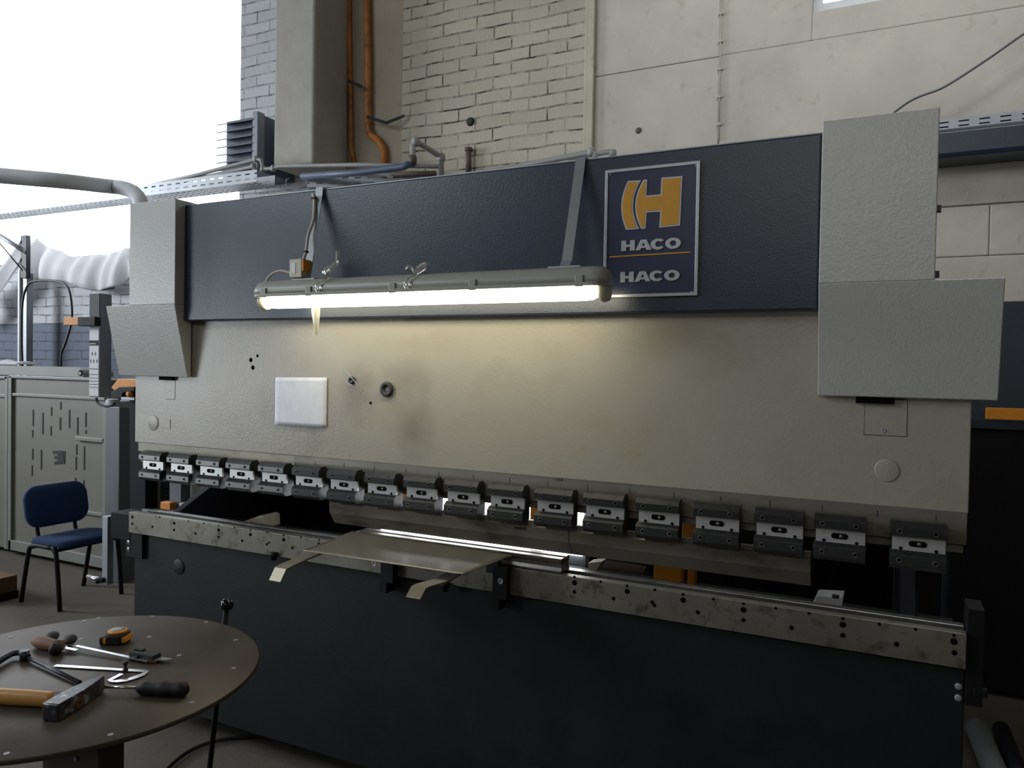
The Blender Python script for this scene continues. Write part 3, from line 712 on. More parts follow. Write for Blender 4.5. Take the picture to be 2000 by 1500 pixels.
q = PY(245, 700, -.02); MB().lathe([(0, 0), (.004, 0), (.003, .001), (0, .001)], (q.x, q.y, q.z), (0, -1, 0), 6).build('paint_chip', M_['hole'], cl)
for z in (2.09, 1.80): 
    zz = PY(1833, 408 if z > 2 else 536, .0).z
    MB().box(3.004, 3.018, -.01, .01, zz-.008, zz+.008).build('side_bolt', M_['dark_steel'], cr)
# side frames behind (left one shows past the ram)
fl = MB().use(M_['dark_blue']).prism([(.16, .0), (.16, .88), (.40, 1.0), (.50, 1.16), (.40, 1.34), (.16, 1.40), (.16, 2.0), (1.0, 2.0), (1.0, 0)], 'x', .07, .11)
fl.build('side_frame', None, P, bevel=.003)
fr_ = MB().use(M_['dark_blue']).prism([(.16, .0), (.16, .88), (.40, 1.0), (.50, 1.16), (.40, 1.34), (.16, 1.40), (.16, 2.0), (1.0, 2.0), (1.0, 0)], 'x', 2.955, 2.995)
fr_.build('side_frame', None, P, bevel=.003)
MB().use(M_['navy']).box(.07, .085, .0, .03, 1.78, 2.09).build('cover_edge_strip', M_['navy'], P)
# rear body and posts behind the gap
MB().use(M_['apron']).box(.0, 3.10, .95, 1.2, .1, 1.25).build('rear_body', None, P)
def at(px, py, y): return PY(px, py, y)
YB = .55
def rpost(x0, x1, y0, y1, yy, mat, name, dd=.06):
    a_, b_ = PY(x0, y0, yy), PY(x1, y1, yy)
    return MB().use(mat).box(a_.x, b_.x, yy, yy+dd, b_.z-.12, a_.z+.12).build(name, None, P, bevel=.002)
rpost(331, 353, 945, 1000, YB, M_['post'], 'guide_post')
rpost(392, 419, 955, 1005, YB, M_['post'], 'guide_post')
rpost(1746, 1794, 1100, 1190, YB, M_['dark_grey'], 'guide_post')
a_, b_ = PY(354, 940, YB+.1), PY(394, 985, YB+.1)
MB().use(M_['strip']).box(a_.x, b_.x, YB+.1, YB+.12, b_.z-.1, a_.z+.1).build('rear_plate', None, P)
a_, b_ = PY(356, 981, YB-.0), PY(392, 997, YB-.0)
MB().use(M_['white_plastic']).box(a_.x, b_.x, YB-.02, YB+.03, b_.z, a_.z).use(M_['mark']).box(a_.x+.04, b_.x-.01, YB-.0215, YB-.02, (a_.z+b_.z)/2+.008, (a_.z+b_.z)/2+.011).build('gauge_block', None, P, bevel=.003)
a_, b_ = PY(354, 997, YB), PY(400, 1012, YB)
MB().use(M_['black']).box(a_.x, b_.x, YB-.03, YB+.06, b_.z-.1, a_.z).build('gauge_base', None, P)
a_ = PY(455, 1018, .36); b_ = PY(522, 1006, .36); c_ = PY(523, 1026, .36)
MB().use(M_['beige']).prism([(a_.x, a_.z-.02), (b_.x-.02, b_.z), (b_.x, b_.z-.004), (c_.x, c_.z-.01)], 'y', .34, .44).build('gauge_finger', None, P, bevel=.004)
a_ = PY(1592, 1160, .3); b_ = PY(1648, 1163, .3); c_ = PY(1640, 1185, .3)
gf = MB().use(M_['white_plastic']).prism([(a_.x-.012, c_.z-.02), (a_.x+.006, a_.z), (b_.x, b_.z), (b_.x-.006, c_.z-.02)], 'y', .28, .36).use(M_['mark']).box(b_.x-.032, b_.x-.012, .278, .30, b_.z-.008, b_.z+.001)
gf.build('gauge_finger', None, P, bevel=.003)
def oblock(x0, y0, x1, y1, yy, nm='orange_block'):
    a_, b_ = PY(x0, y0, yy), PY(x1, y1, yy)
    MB().use(M_['orange']).box(a_.x, b_.x, yy, yy+.04, b_.z, a_.z).build(nm, None, P, bevel=.003)
oblock(313, 980, 332, 997, .50)
oblock(784, 955, 798, 990, .40); oblock(1036, 966, 1056, 1020, .40); oblock(1333, 990, 1358, 1053, .40)
oblock(1277, 1100, 1331, 1150, .42); oblock(1343, 1100, 1356, 1152, .42)
a_, b_ = PY(1150, 1095, .36), PY(1185, 1112, .36)
MB().use(M_['beige']).prism([(PY(1152, 1120, .36).x, PY(1152, 1120, .36).z), (PY(1152, 1097, .36).x, PY(1152, 1097, .36).z), (PY(1180, 1094, .36).x, PY(1180, 1094, .36).z), (PY(1165, 1118, .36).x, PY(1165, 1118, .36).z)], 'y', .34, .40).build('gauge_finger', None, P, bevel=.002)
MB().use(M_['pipe_brown']).cyl(PY(1165, 1112, .7), PY(1262, 1128, .7), .045, n=24).build('ball_screw', None, P)
# tool clamps -----------------------------------------------------------------
XS = [.187, .353, .52, .681, .848, 1.014, 1.177, 1.342, 1.505, 1.667, 1.829, 1.994, 2.156, 2.32, 2.487, 2.653, 2.804, 2.985]
def make_clamp(bright_up, bright_lo):
    w = MB().use(M_['wedge']).box(-.057, .062, -.004, .004, -.024, .014)
    w.use(M_['hole']).prism([(x, z) for x, z in [(c*.5, s_) for c, s_ in ()]] or [(.014+.0075*math.cos(a2), -.002+.0075*math.sin(a2)) for a2 in [math.radians(v) for v in range(-90, 91, 30)]]+[(-.012+.0075*math.cos(a2), -.002+.0075*math.sin(a2)) for a2 in [math.radians(v) for v in range(90, 271, 30)]], 'y', -.0052, -.003)
    w.use(M_['steel']).lathe([(0, 0), (.005, 0), (.005, .001), (0, .001)], (.005, -.005, -.002), (0, -1, 0), 12)
    for x in (-.037, .042): w.use(M_['hole']).lathe([(0, 0), (.0042, 0), (.0042, .001), (0, .001)], (x, -.0042, -.016), (0, -1, 0), 12)
    w.use(M_['jaw']).box(-.055, .060, .004, .04, -.06, .045)
    body = w.build('tool_clamp', None)
    body.parent = P
    for nm, prof, zc, br in (('upper_jaw', [(.022, .054), (-.006, .054), (-.012, .051), (-.022, .038), (-.022, .019), (-.010, .0145), (.022, .0145)], .030, bright_up),
                         ('lower_jaw', [(.022, -.020), (-.006, -.020), (-.022, -.031), (-.022, -.055), (-.008, -.067), (.022, -.067)], -.043, bright_lo)):
        j = MB().use(M_['jaw']).prism(prof, 'x', -.062, .064)
        if br: j.use(M_['jawface']).box(-.0615, .0635, -.0226, -.0215, zc-.010, zc+.009)  # light from the left, painted as a paler jaw face
        for x in (-.040, .040):
            j.use(M_['jawface']).lathe([(0, 0), (.0065, 0), (.0065, .0012), (.0048, .0012), (.0048, .0002), (0, .0002)], (x, -.0222, zc), (0, -1, 0), 14)
            j.use(M_['hole']).lathe([(0, 0), (.0045, 0), (.0045, .0008), (0, .0008)], (x, -.0226, zc), (0, -1, 0), 6)
        o_ = j.build(nm, None, body, bevel=.0008, local=True)
    return body
kinds = {}
def clamp_kind(i): return (i <= 4, i <= 4)
for i, x in enumerate(XS):
    k = clamp_kind(i)
    if k not in kinds:
        c = make_clamp(*k); kinds[k] = c
    else:
        src = kinds[k]; c = src.copy(); C.objects.link(c); c.parent = P
        for ch in src.children:
            d = ch.copy(); C.objects.link(d); d.parent = c
    c.location = Vector((x, -.028, 1.1205)) - P.location
# nameplate --------------------------------------------------------------------
sx0, sx1, sz0, sz1 = 2.140, 2.421, 1.758, 2.137
np_ = MB().use(M_['sign_navy']).box(sx0+.004, sx1-.004, NY-.006, NY, sz0+.004, sz1-.004).build('nameplate', None, P)
MB().use(M_['sign_grey']).ringprism([(sx0, sz0), (sx1, sz0), (sx1, sz1), (sx0, sz1)], [(sx0+.0095, sz0+.0095), (sx1-.0095, sz0+.0095), (sx1-.0095, sz1-.0095), (sx0+.0095, sz1-.0095)], 'y', NY-.0095, NY-.001).build('sign_border', None, np_, bevel=.001)
def S(px, py): q = PY(px, py, NY-.007); return (q.x, q.z)
def Zc(x, y): return S(1050+x*370/1632., 280+y*340/1500.)
def arcpts(c, n): # quadratic bezier list
    (x0, y0), (x1, y1), (x2, y2) = c
    return [((1-t)**2*x0+2*t*(1-t)*x1+t*t*x2, (1-t)**2*y0+2*t*(1-t)*y1+t*t*y2) for t in [i/n for i in range(n+1)]]
leftc = arcpts([(779, 325), (672, 535), (763, 748)], 12) + arcpts([(877, 737), (765, 535), (892, 318)], 12)
hs = arcpts([(944, 312), (925, 312), (915, 312)], 1)[:1] + arcpts([(912, 315), (780, 530), (893, 738)], 12) + [(932, 735), (942, 596), (1058, 590), (1048, 728), (1228, 708), (1248, 282), (1067, 297), (1060, 440), (940, 450)]
def shrink(poly, d):
    # move each vertex inward by d (simple mitre offset)
    n = len(poly); A = sum(poly[i][0]*poly[(i+1) % n][1]-poly[(i+1) % n][0]*poly[i][1] for i in range(n)); sg = 1 if A > 0 else -1
    out = []
    for i in range(n):
        p0, p1, p2 = Vector(poly[i-1]), Vector(poly[i]), Vector(poly[(i+1) % n])
        d1 = (p1-p0).normalized(); d2 = (p2-p1).normalized()
        n1 = Vector((-d1.y, d1.x))*sg; n2 = Vector((-d2.y, d2.x))*sg
        b = (n1+n2); L = b.length
        b = n1 if L < 1e-4 else b/L; c = max(.35, b.dot(n1)); out.append(tuple(p1+b*(d/c)))
    return out
lo_ = MB()
for poly in (leftc, hs):
    w_ = [Zc(*q) for q in poly]
    lo_.use(M_['sign_grey']).prism(w_, 'y', NY-.0085, NY-.005)
    lo_.use(M_['orange2']).prism(shrink(w_, .0042), 'y', NY-.0095, NY-.006)
plabel(lo_.build('logo', None, np_), 'orange letter emblem outlined in silver')
def haco(m, x0, z0, x1, z1, h0, h1, y0, y1):
    """word set on a slightly rising base line from (x0,z0) to (x1,z1)"""
    Lw = x1-x0; cw = [0, .245, .50, .745]; ww = [.235, .275, .25, .255]
    def T(u, v): # u along the word 0..1, v 0..1 height
        return (x0+u*Lw, z0+(z1-z0)*u+v*(h0+(h1-h0)*u))
    # H
    a, w = cw[0], ww[0]
    m.prism([T(a, 0), T(a+w*.36, 0), T(a+w*.36, .36), T(a+w*.64, .36), T(a+w*.64, 0), T(a+w, 0), T(a+w, 1), T(a+w*.64, 1), T(a+w*.64, .62), T(a+w*.36, .62), T(a+w*.36, 1), T(a, 1)], 'y', y0, y1)
    # A
    a, w = cw[1], ww[1]
    m.prism([T(a, 0), T(a+w*.30, 0), T(a+w*.36, .2), T(a+w*.64, .2), T(a+w*.70, 0), T(a+w, 0), T(a+w*.68, 1), T(a+w*.5, 1), T(a+w*.5, .74), T(a+w*.59, .42), T(a+w*.41, .42), T(a+w*.5, .74), T(a+w*.5, 1), T(a+w*.32, 1)], 'y', y0, y1)
    # C
    a, w = cw[2], ww[2]; n = 22; O_ = []; I_ = []
    for i in range(n+1):
        t_ = math.radians(38+i*(360-76)/n)
        O_.append(T(a+w*(.5+.5*math.cos(t_)), .5+.53*math.sin(t_))); I_.append(T(a+w*(.52+.2*math.cos(t_)), .5+.26*math.sin(t_)))
    m.prism(O_+I_[::-1], 'y', y0, y1)
    # O
    a, w = cw[3], ww[3]; n = 28
    m.ringprism([T(a+w*(.5+.5*math.cos(2*PI*i/n)), .5+.53*math.sin(2*PI*i/n)) for i in range(n)], [T(a+w*(.5+.2*math.cos(2*PI*i/n)), .5+.24*math.sin(2*PI*i/n)) for i in range(n)], 'y', y0, y1)
m = MB().use(M_['sign_grey'])
p0 = Zc(723, 932); p1 = Zc(1237, 905); hh = Zc(723, 840)[1]-p0[1]
haco(m, p0[0], p0[1], p1[0], p1[1], hh, Zc(1237, 812)[1]-p1[1], NY-.010, NY-.005)
plabel(m.build('lettering', None, np_, bevel=.0008), 'upper raised silver word HACO'); m = MB().use(M_['sign_grey'])
p0 = Zc(714, 1200); p1 = Zc(1226, 1180)
haco(m, p0[0], p0[1], p1[0], p1[1], Zc(714, 1110)[1]-p0[1], Zc(1226, 1090)[1]-p1[1], NY-.010, NY-.005)
plabel(m.build('lettering', None, np_, bevel=.0008), 'lower raised silver word HACO')
a_ = Zc(620, 980); b_ = Zc(1320, 938)
MB().use(M_['orange2']).prism([(a_[0], a_[1]-.0018), (b_[0], b_[1]-.0018), (b_[0], b_[1]+.0018), (a_[0], a_[1]+.0018)], 'y', NY-.009, NY-.005).build('orange_line', None, np_)
for q in ((630, 268), (1368, 190), (1328, 1282)):
    z_ = Zc(*q); MB().use(M_['galv']).lathe([(0, 0), (.0035, 0), (.003, .002), (0, .0025)], (z_[0], NY-.006, z_[1]), (0, -1, 0), 12).build('screw', None, np_)

# ================================================================== THINGS ON THE PRESS
# punch tools
def punch(x0, x1, lab, stamp=False):
    m = MB().use(M_['punch'])
    m.prism([(.020, 1.056), (.038, 1.056), (.038, 1.045), (.058, 1.030), (.062, 1.0), (.050, .962), (.044, .958), (.040, .960), (.012, 1.002), (.008, 1.038), (.012, 1.042), (.020, 1.046)], 'x', x0, x1)
    o = m.build('punch_tool', None, bevel=.0006)
    if stamp:
        q = PY(1005, 1030, .010); s_ = MB()
        for k in range(6): s_.box(q.x+k*.007, q.x+k*.007+.0045, .0072, .0095, q.z-.004, q.z+.004)
        s_.build('stamped_marks', M_['mark'], o)
    return tag(o, lab, 'punch')
punch(1.08, 2.0265, 'left long grey steel punch clamped under the ram above the metal sheet', True)
punch(2.0285, 2.732, 'right shorter steel punch with a free end under the right clamps')
# die
tag(MB().use(M_['die']).prism([(.010, .902), (.010, .907), (.016, .917), (.016, .928), (.010, .937), (.010, .9465), (.036, .9465), (.045, .938), (.054, .9465), (.080, .9465), (.080, .937), (.072, .928), (.072, .917), (.080, .907), (.080, .902)], 'x', 1.20, 2.003).build('bending_die', None, bevel=.0008), 'steel V die bar standing on the rail behind the metal sheet', 'die')
# sheet
zs = .969
c4 = [PZ(591, 1075, zs-.012), PZ(903, 1122, zs-.010), PZ(1003, 1084, zs), PZ(688, 1038, zs)]
def shf(u, v):
    a_ = c4[0].lerp(c4[1], u); b_ = c4[3].lerp(c4[2], u); q = a_.lerp(b_, v); q.z += -.002*math.sin(v*PI)*(1-v); return q
sheet = MB().grid(shf, 30, 16).build('metal_sheet', M_['sheet'], solid=.0022)
tag(sheet, 'thin bare metal sheet lying on two support arms in front of the die', 'metal sheet')
for f_ in [(905, 1100, 'x')]: pass
# support arms
def arm(pix, x, lab, wdt=.046):
    pts = [PX(px, py, x) for px, py in pix]
    pts[0].y = max(pts[0].y, -.02)
    dense = []
    for i in range(len(pts)-1):
        for k in range(4): dense.append(pts[i].lerp(pts[i+1], k/4))
    dense.append(pts[-1])
    m = MB().ribbon(pts, (1, 0, 0), wdt, .005)
    o = m.build('support_arm', M_['arm'], bevel=.0012)
    blk = MB().box(x-.012, x+.03, -.03, .0, .79, .94).build('slide_block', M_['black'], o)
    return tag(o, lab, 'support arm')
def armw(x, pts, lab, sbx, sb):
    pts = [Vector((x, y, z)) for y, z in pts]
    t = thing('sheet_support', lab, 'sheet support', (x, 0, .9))
    MB().ribbon(pts, (1, 0, 0), .047, .005).build('bar', M_['arm'], t, bevel=.0012)
    q = PY(sb[0], sb[1], -.028)
    m = MB().use(M_['black']).box(sbx-.02, sbx+.032, -.028, -.0015, q.z-.06, .905)
    m.use(M_['galv']).lathe([(0, 0), (.010, 0), (.010, .003), (.006, .003), (.006, .001), (0, .001)], (q.x, -.028, q.z), (0, -1, 0), 16)
    m.use(M_['dark_steel']).box(x-.02, sbx+.0, -.026, -.003, .88, .93)
    m.build('slide_block', None, t, bevel=.002)
    MB().box(sbx-.03, sbx+.0, -.02, .03, q.z-.1, q.z-.05).build('lock_lever', M_['black'], t)
XA, XB = 1.255, 1.775
pa = [PX(*q, XA) for q in ((640, 1078), (600, 1087), (560, 1104), (549, 1110), (537, 1136))]
pb = [PX(*q, XB) for q in ((905, 1118), (862, 1134), (826, 1144), (818, 1148), (807, 1169))]
armw(XA, [(-.004, .948)]+[(q.y, q.z) for q in pa[1:]], 'left curved flat bar sheet support sticking out under the metal sheet', 1.36, (731, 1101))
armw(XB, [(-.004, .948)]+[(q.y, q.z) for q in pb[1:]], 'right curved flat bar sheet support sticking out under the metal sheet', 1.80, (978, 1135))
# glowing lamp behind punch
a_ = PY(748, 1050, .5); b_ = PY(1139, 1110, .5)
t = thing('work_light', 'bright white light panel glowing behind the punch', 'lamp', ((a_.x+b_.x)/2, .5, .82))
MB().box(a_.x, b_.x, .485, .495, .84, 1.24).build('glowing_panel', M_['backglow'], t)
MB().box(a_.x-.015, b_.x+.01, .496, .54, .80, 1.26).build('housing', M_['galv'], t)
MB().box(a_.x+.1, a_.x+.16, .52, .56, 0, .82).box(b_.x-.16, b_.x-.1, .52, .56, 0, .82).build('stand', M_['black'], t)
# paper
def pf(u, v):
    x = .806+u*.25; z = 1.313+v*.185; k = .012*max(0, (u-.2))*math.sin(v*PI)*0+.004*math.sin(u*PI)
    return Vector((x, RY-.004-k, z-.004*(1-u)*v))
tag(MB().grid(pf, 12, 12).build('paper_note', M_['paper'], solid=.0012), 'blank white square paper note stuck on the ram', 'paper')
# magnets
q = PY(757, 760, RY)
m = MB().use(M_['magnet']).lathe([(.011, 0), (.0255, 0), (.027, .003), (.027, .010), (.025, .012), (.014, .012), (.012, .010), (.012, .002)], (q.x, RY, q.z), (0, -1, 0), 32)
m.use(M_['magnet_c']).lathe([(0, 0), (.012, 0), (.012, .003), (.004, .004), (0, .004)], (q.x, RY, q.z), (0, -1, 0), 20)
tag(m.build('ring_magnet', None), 'round black ring magnet on the grey ram', 'magnet')
q = PY(688, 743, RY); t = thing('small_magnet', 'small black magnet holding thin wire clips beside the paper note', 'magnet', q)
MB().lathe([(0, 0), (.014, 0), (.015, .003), (.013, .009), (.005, .010), (.005, .008), (0, .008)], q, (0, -1, 0), 24).build('disc', M_['magnet'], t)
w3 = [PY(*p_, RY-.013) for p_ in ((673, 721), (690, 742), (709, 763), (703, 770))]
w4 = [PY(*p_, RY-.012) for p_ in ((675, 744), (686, 752), (695, 761))]
MB().tube(w3, .0013, 6).tube(w4, .0013, 6).build('wire_clip', M_['galv'], t)

# fluorescent lamp -----------------------------------------------------------------
LX0, LX1 = .895, 2.205; LY = -.155; LZ = 1.785
t = thing('fluorescent_lamp', 'long lit fluorescent strip lamp hanging in front of the blue beam', 'lamp', ((LX0+LX1)/2, LY, LZ))
def capsule(zt_, zb_, hw, e, name, mat, x0, x1):
    m = MB(); rings = []
    n = 14
    for (x, k) in ((x0, .45), (x0+.006, .75), (x0+.02, .95), (x0+.045, 1), (x1-.045, 1), (x1-.02, .95), (x1-.006, .75), (x1, .45)):
        ring = []
        for i in range(n+1):
            a2 = PI*i/n
            ring.append(m.bm.verts.new(Vector((x, LY+hw*k*math.cos(a2), (zb_ if e < 0 else zb_)+(e*(abs(zt_-zb_))*k*math.sin(a2)**.7)))))
        rings.append(ring)
    for a2, b2 in zip(rings, rings[1:]):
        for k in range(n): m._f([a2[k], a2[k+1], b2[k+1], b2[k]], True)
        m._f([a2[n], a2[0], b2[0], b2[n]])
    m._f(rings[0]); m._f(rings[-1][::-1])
    return m.build(name, mat, t)
capsule(LZ+.052, LZ, .052, 1, 'housing', M_['lampbody'], LX0+.0, LX1)
MB().prism(rounded(LX1-LX0+.006, .114, .05), 'z', LZ-.008, LZ+.002, Matrix.Translation(((LX0+LX1)/2, LY, 0))).build('rim', M_['lampbody'], t, bevel=.002)
capsule(LZ-.045, LZ-.008, .047, -1, 'diffuser', M_['lampglow'], LX0+.03, LX1-.035)
plabel(t.children[-1], 'glowing warm white diffuser')
for x in (LX0+.006, LX1-.034): MB().lathe([(.018, 0), (.03, .006), (.034, .016), (.03, .028)], (x, LY, LZ-.018), (1, 0, 0), 16).build('end_cap', M_['box'], t)
for x in (.96, 1.16, 1.50, 1.79, 2.13): MB().box(x-.012, x+.012, LY-.056, LY-.04, LZ-.01, LZ+.022).build('clip', M_['lampbody'], t, bevel=.002)
# straps
ta_ = PY(624, 372, NY-.006).x; tb_ = PY(596, 535, LY).x
s1 = [Vector((ta_, NY+.02, 2.186)), Vector((ta_, NY-.006, 2.184)), Vector((ta_+(tb_-ta_)*.1, NY-.014, 2.15)), Vector((tb_, LY+.012, LZ+.075)), Vector((tb_, LY, LZ+.056))]
MB().ribbon(s1, (1, 0, 0), .032, .0025).build('strap', M_['strap'], t)
tc_ = PY(1134, 313, NY-.006).x; td_ = PY(1104, 538, LY).x
s2 = [Vector((tc_, NY+.02, 2.186)), Vector((tc_, NY-.006, 2.184)), Vector((tc_+(td_-tc_)*.1, NY-.014, 2.15)), Vector((td_, LY+.012, LZ+.075)), Vector((td_, LY-.005, LZ+.056))]
MB().ribbon(s2, (1, 0, 0), .032, .0025).build('strap', M_['strap'], t)
for x in (tb_, td_): MB().box(x-.05, x+.05, LY-.012, LY+.012, LZ+.049, LZ+.055).build('mount_plate', M_['galv'], t)
# switch box & cables
q = PY(587, 524, LY+.0)
t = thing('junction_box', 'small cream plastic junction box with orange corner above the lamp', 'junction box', q)
MB().use(M_['box']).box(q.x-.032, q.x+.022, LY-.02, LY+.03, q.z-.034, q.z+.030).build('case', None, t, bevel=.003)
MB().box(q.x-.022, q.x-.004, LY-.0215, LY-.019, q.z-.02, q.z+.016).build('label_sticker', M_['label'], t)
MB().box(q.x+.0225, q.x+.028, LY-.018, LY+.02, q.z-.012, q.z+.026).build('orange_cap', M_['orange'], t)
MB().cyl((q.x, LY+.0, q.z-.034), (q.x, LY, LZ+.05), .008).build('mount_stem', M_['galv'], t)
pts = [PY(*p_, .02) for p_ in ((520, 382), (545, 379), (580, 377), (605, 376))] + [PY(613, 384, -.05), PY(614, 400, -.06), PY(612, 430, -.085), PY(602, 460, -.115), PY(598, 490, -.145), PY(592, 508, LY)]
tag(MB().tube(pts, .0055, 10, 4).build('power_cable', M_['cable']), 'grey cable coming over the blue beam down to the junction box', 'cable')
pts = [PY(570, 534, LY), PY(550, 529, LY), PY(533, 534, LY), PY(521, 548, LY), PY(518, 560, LY+.0)]
tag(MB().tube(pts, .0045, 8, 4).build('lamp_cable', M_['cable']), 'short grey cable curving from the junction box to the lamp end', 'cable')
for (px, py, y_) in ((614, 388, -.055), (598, 492, -.145)):
    q = PY(px, py, y_)
    tag(MB().lathe([(.0075, -.003), (.0085, -.003), (.0085, .003), (.0075, .003)], q, (0, .1, 1), 16).cyl(q+Vector((-.014, -.005, 0)), q+Vector((-.006, -.005, 0)), .0015).build('cable_tie', M_['rubber']), 'black cable tie on the grey cable ' + ('near the top of the blue beam' if py < 400 else 'just above the junction box'), 'cable tie')
# plastic film wraps
def wrap(x, seed, tail, lab, big):
    rnd = random.Random(seed); m = MB(); r0 = .056
    def wf(u, v):
        a2 = (-.08+u*1.16)*PI; rr = r0+.004*math.sin(a2*5+v*9)+.003*math.sin(v*20+a2*3)
        return Vector((x+(v-.5)*.035+.012*math.cos(a2), LY+rr*math.cos(a2)*.95, LZ+.003+rr*.92*math.sin(a2)))
    m.grid(wf, 28, 5)
    if big:
        def tf(u, v):
            return Vector((x+.01+u*.055+(v-.5)*.035*(1-u*.6), LY-.05-.012*math.sin(u*7), LZ+.045+u*.085+.01*math.sin(v*9+u*6)))
        m.grid(tf, 10, 5)
        def t3(u, v):
            return Vector((x-.035-.01*u+(v-.5)*(.03+.01*math.sin(u*5)), LY-.045+.02*u+.006*math.sin(v*12), LZ-.02-u*.12))
        m.grid(t3, 12, 5)
    else:
        def tf(u, v):
            return Vector((x-.045+u*.07+.01*math.sin(u*8), LY-.02+(v-.5)*.02, LZ+.062+.014*math.sin(u*6+v*3)+v*.012))
        m.grid(tf, 10, 4)
    return tag(m.build('plastic_wrap', M_['film'], solid=.0008), lab, 'plastic wrap')
wrap(PY(650, 575, LY).x, 1, True, 'clear plastic film tied around the left part of the lamp with hanging tails', True)
wrap(PY(823, 562, LY).x, 2, False, 'clear plastic film knotted around the middle of the lamp', False)

# pendant control / laser arm --------------------------------------------------------
yl = -.03
t = thing('control_pendant', 'tall grey pendant box with white instruction label left of the press', 'pendant', (PY(190, 700, yl).x, yl+.05, 1.39))
def lx(px, py=700): return PY(px, py, yl).x
def lz(px, py): return PY(px, py, yl).z
x0, x1 = lx(175), lx(195); zt2, zb2 = lz(185, 573), lz(185, 776)
dep = 0
d_ = ray(218, 700); yy = PX(218, 700, x1).y
MB().use(M_['pendant']).box(x0, x1, yl, yy, zb2, zt2).build('body', None, t, bevel=.003)
MB().use(M_['dark_grey']).box(x0+.002, x1-.002, yl-.003, yl, lz(185, 618), zt2-.002).build('upper_cover', None, t)
lb = MB().use(M_['label']).box(x0+.004, x1-.003, yl-.004, yl, zb2+.006, lz(185, 642))
lab = lb.build('instruction_label', None, t)
mk = MB()
mk.box(x0+.005, x1-.004, yl-.005, yl-.003, lz(185, 675), lz(185, 665))
for (yy0, yy1) in ((720, 721.2), (731, 732), (738, 739), (744, 745), (750, 751), (756, 757)):
    mk.box(x0+.006, x1-.006, yl-.0047, yl-.003, lz(185, yy1), lz(185, yy0))
for (px, py) in ((182, 690), (188, 690), (179, 704), (185, 704), (191, 704)):
    c_ = (lx(px, py), lz(px, py)); mk.box(c_[0]-.0012, c_[0]+.0012, yl-.0047, yl-.003, c_[1]-.012, c_[1]+.006); mk.box(c_[0]-.005, c_[0]+.005, yl-.0047, yl-.003, c_[1]-.004, c_[1]-.001)
mk.build('label_print', M_['mark'], lab)
mk = MB()
for k in range(7): mk.box(x0+.008+k*.006, x0+.012+k*.006, yl-.0056, yl-.004, lz(185, 672.5), lz(185, 670.5))
mk.build('label_text', M_['label'], lab)
MB().use(M_['black']).box(lx(166), lx(199.5), yl-.035, yl-.006, lz(185, 637.5), lz(185, 620)).build('clamp_head', None, t, bevel=.003)
m = MB().use(M_['orange']).box(lx(138), lx(166)-.001, yl-.033, yl-.008, lz(150, 635.5), lz(150, 620.5))
m.use(M_['cab_frame'])
for k in range(4): z_ = lz(140, 622+k*4.4); m.box(lx(135.5), lx(138.5), yl-.033, yl-.008, z_-.002, z_+.002)
m.build('orange_plug', None, t, bevel=.001)
# holder beneath: orange arm + lamp
ya = .24
A = lambda px, py: (PY(px, py, ya).x, PY(px, py, ya).z)
MB().use(M_['orange']).prism([A(217, 757), A(230, 740), A(266, 741), A(266, 756), A(238, 757), A(224, 764)], 'y', ya, ya+.08).build('orange_cover', None, t, bevel=.003)
MB().use(M_['black']).prism([A(220, 766), A(236, 756), A(266, 756), A(266, 764), A(244, 767), A(240, 778), A(222, 778), A(214, 772)], 'y', ya-.01, ya+.07).build('joint', None, t, bevel=.003)
MB().use(M_['galv']).prism([A(240, 775), A(266, 776), A(266, 782), A(240, 781)], 'y', ya-.01, ya+.06).build('bracket', None, t, bevel=.002)
z_ = A(257, 770); MB().lathe([(0, 0), (.013, 0), (.013, .02), (.009, .024), (0, .024)], (z_[0], ya, z_[1]), (0, -1, 0), 16).build('orange_button', M_['orange'], t)
MB().use(M_['dark_blue']).prism([A(234, 782), A(266, 782), A(266, 1000), A(236, 1000)], 'y', ya+.05, ya+.12).build('carrier', None, t, bevel=.003)
pts = [PY(*p_, .03) for p_ in ((188, 777), (190, 785), (198, 791), (212, 793), (224, 788))]
tag(MB().tube(pts, .006, 8, 4).build('pendant_cable', M_['cable_dark']), 'dark cable curving out from under the pendant box', 'cable')
q = PY(213, 786, .12)
tag(MB().use(M_['galv']).lathe([(0, 0), (.035, 0), (.035, .012), (.028, .014), (.03, .032), (.02, .036), (0, .036)], (q.x, .14, q.z-.02), (0, 0, 1), 20).build('sensor_head', None), 'shiny round metal sensor head under the pendant', 'sensor')

# ================================================================== RIGHT SIDE
t = thing('storage_cabinet', 'black cabinet with an orange band right of the press', 'cabinet', (3.9, 2.2, 0))
zc0 = PY(1960, 797, 2.1).z; zc1 = PY(1960, 820, 2.1).z
MB().use(M_['black']).box(3.2, 4.9, 2.12, 2.26, .02, zc1-.02).build('body', None, t, bevel=.004)
MB().use(M_['orange']).box(PY(1926, 810, 2.1).x, 4.9, 2.1, 2.14, zc1, zc0).build('orange_band', None, t, bevel=.003)
MB().use(M_['dark_steel']).box(3.2, 4.9, 2.09, 2.25, zc1-.045, zc1-.012).build('shelf_edge', None, t)
for k, (px, lab, r, dz, mt_) in enumerate(((1908, 'bright steel tube lying on the floor at the lower right corner', .044, 0, M_['galv']), (1955, 'dull dark tube lying on the floor beside the bright one', .034, 0, M_['dark_steel']))):
    a_ = PZ(px, 1424, r); b_ = PZ(px+68-k*6, 1585, r)
    tag(MB().cyl(a_, b_, r, n=28).build('steel_tube', mt_), lab, 'tube')

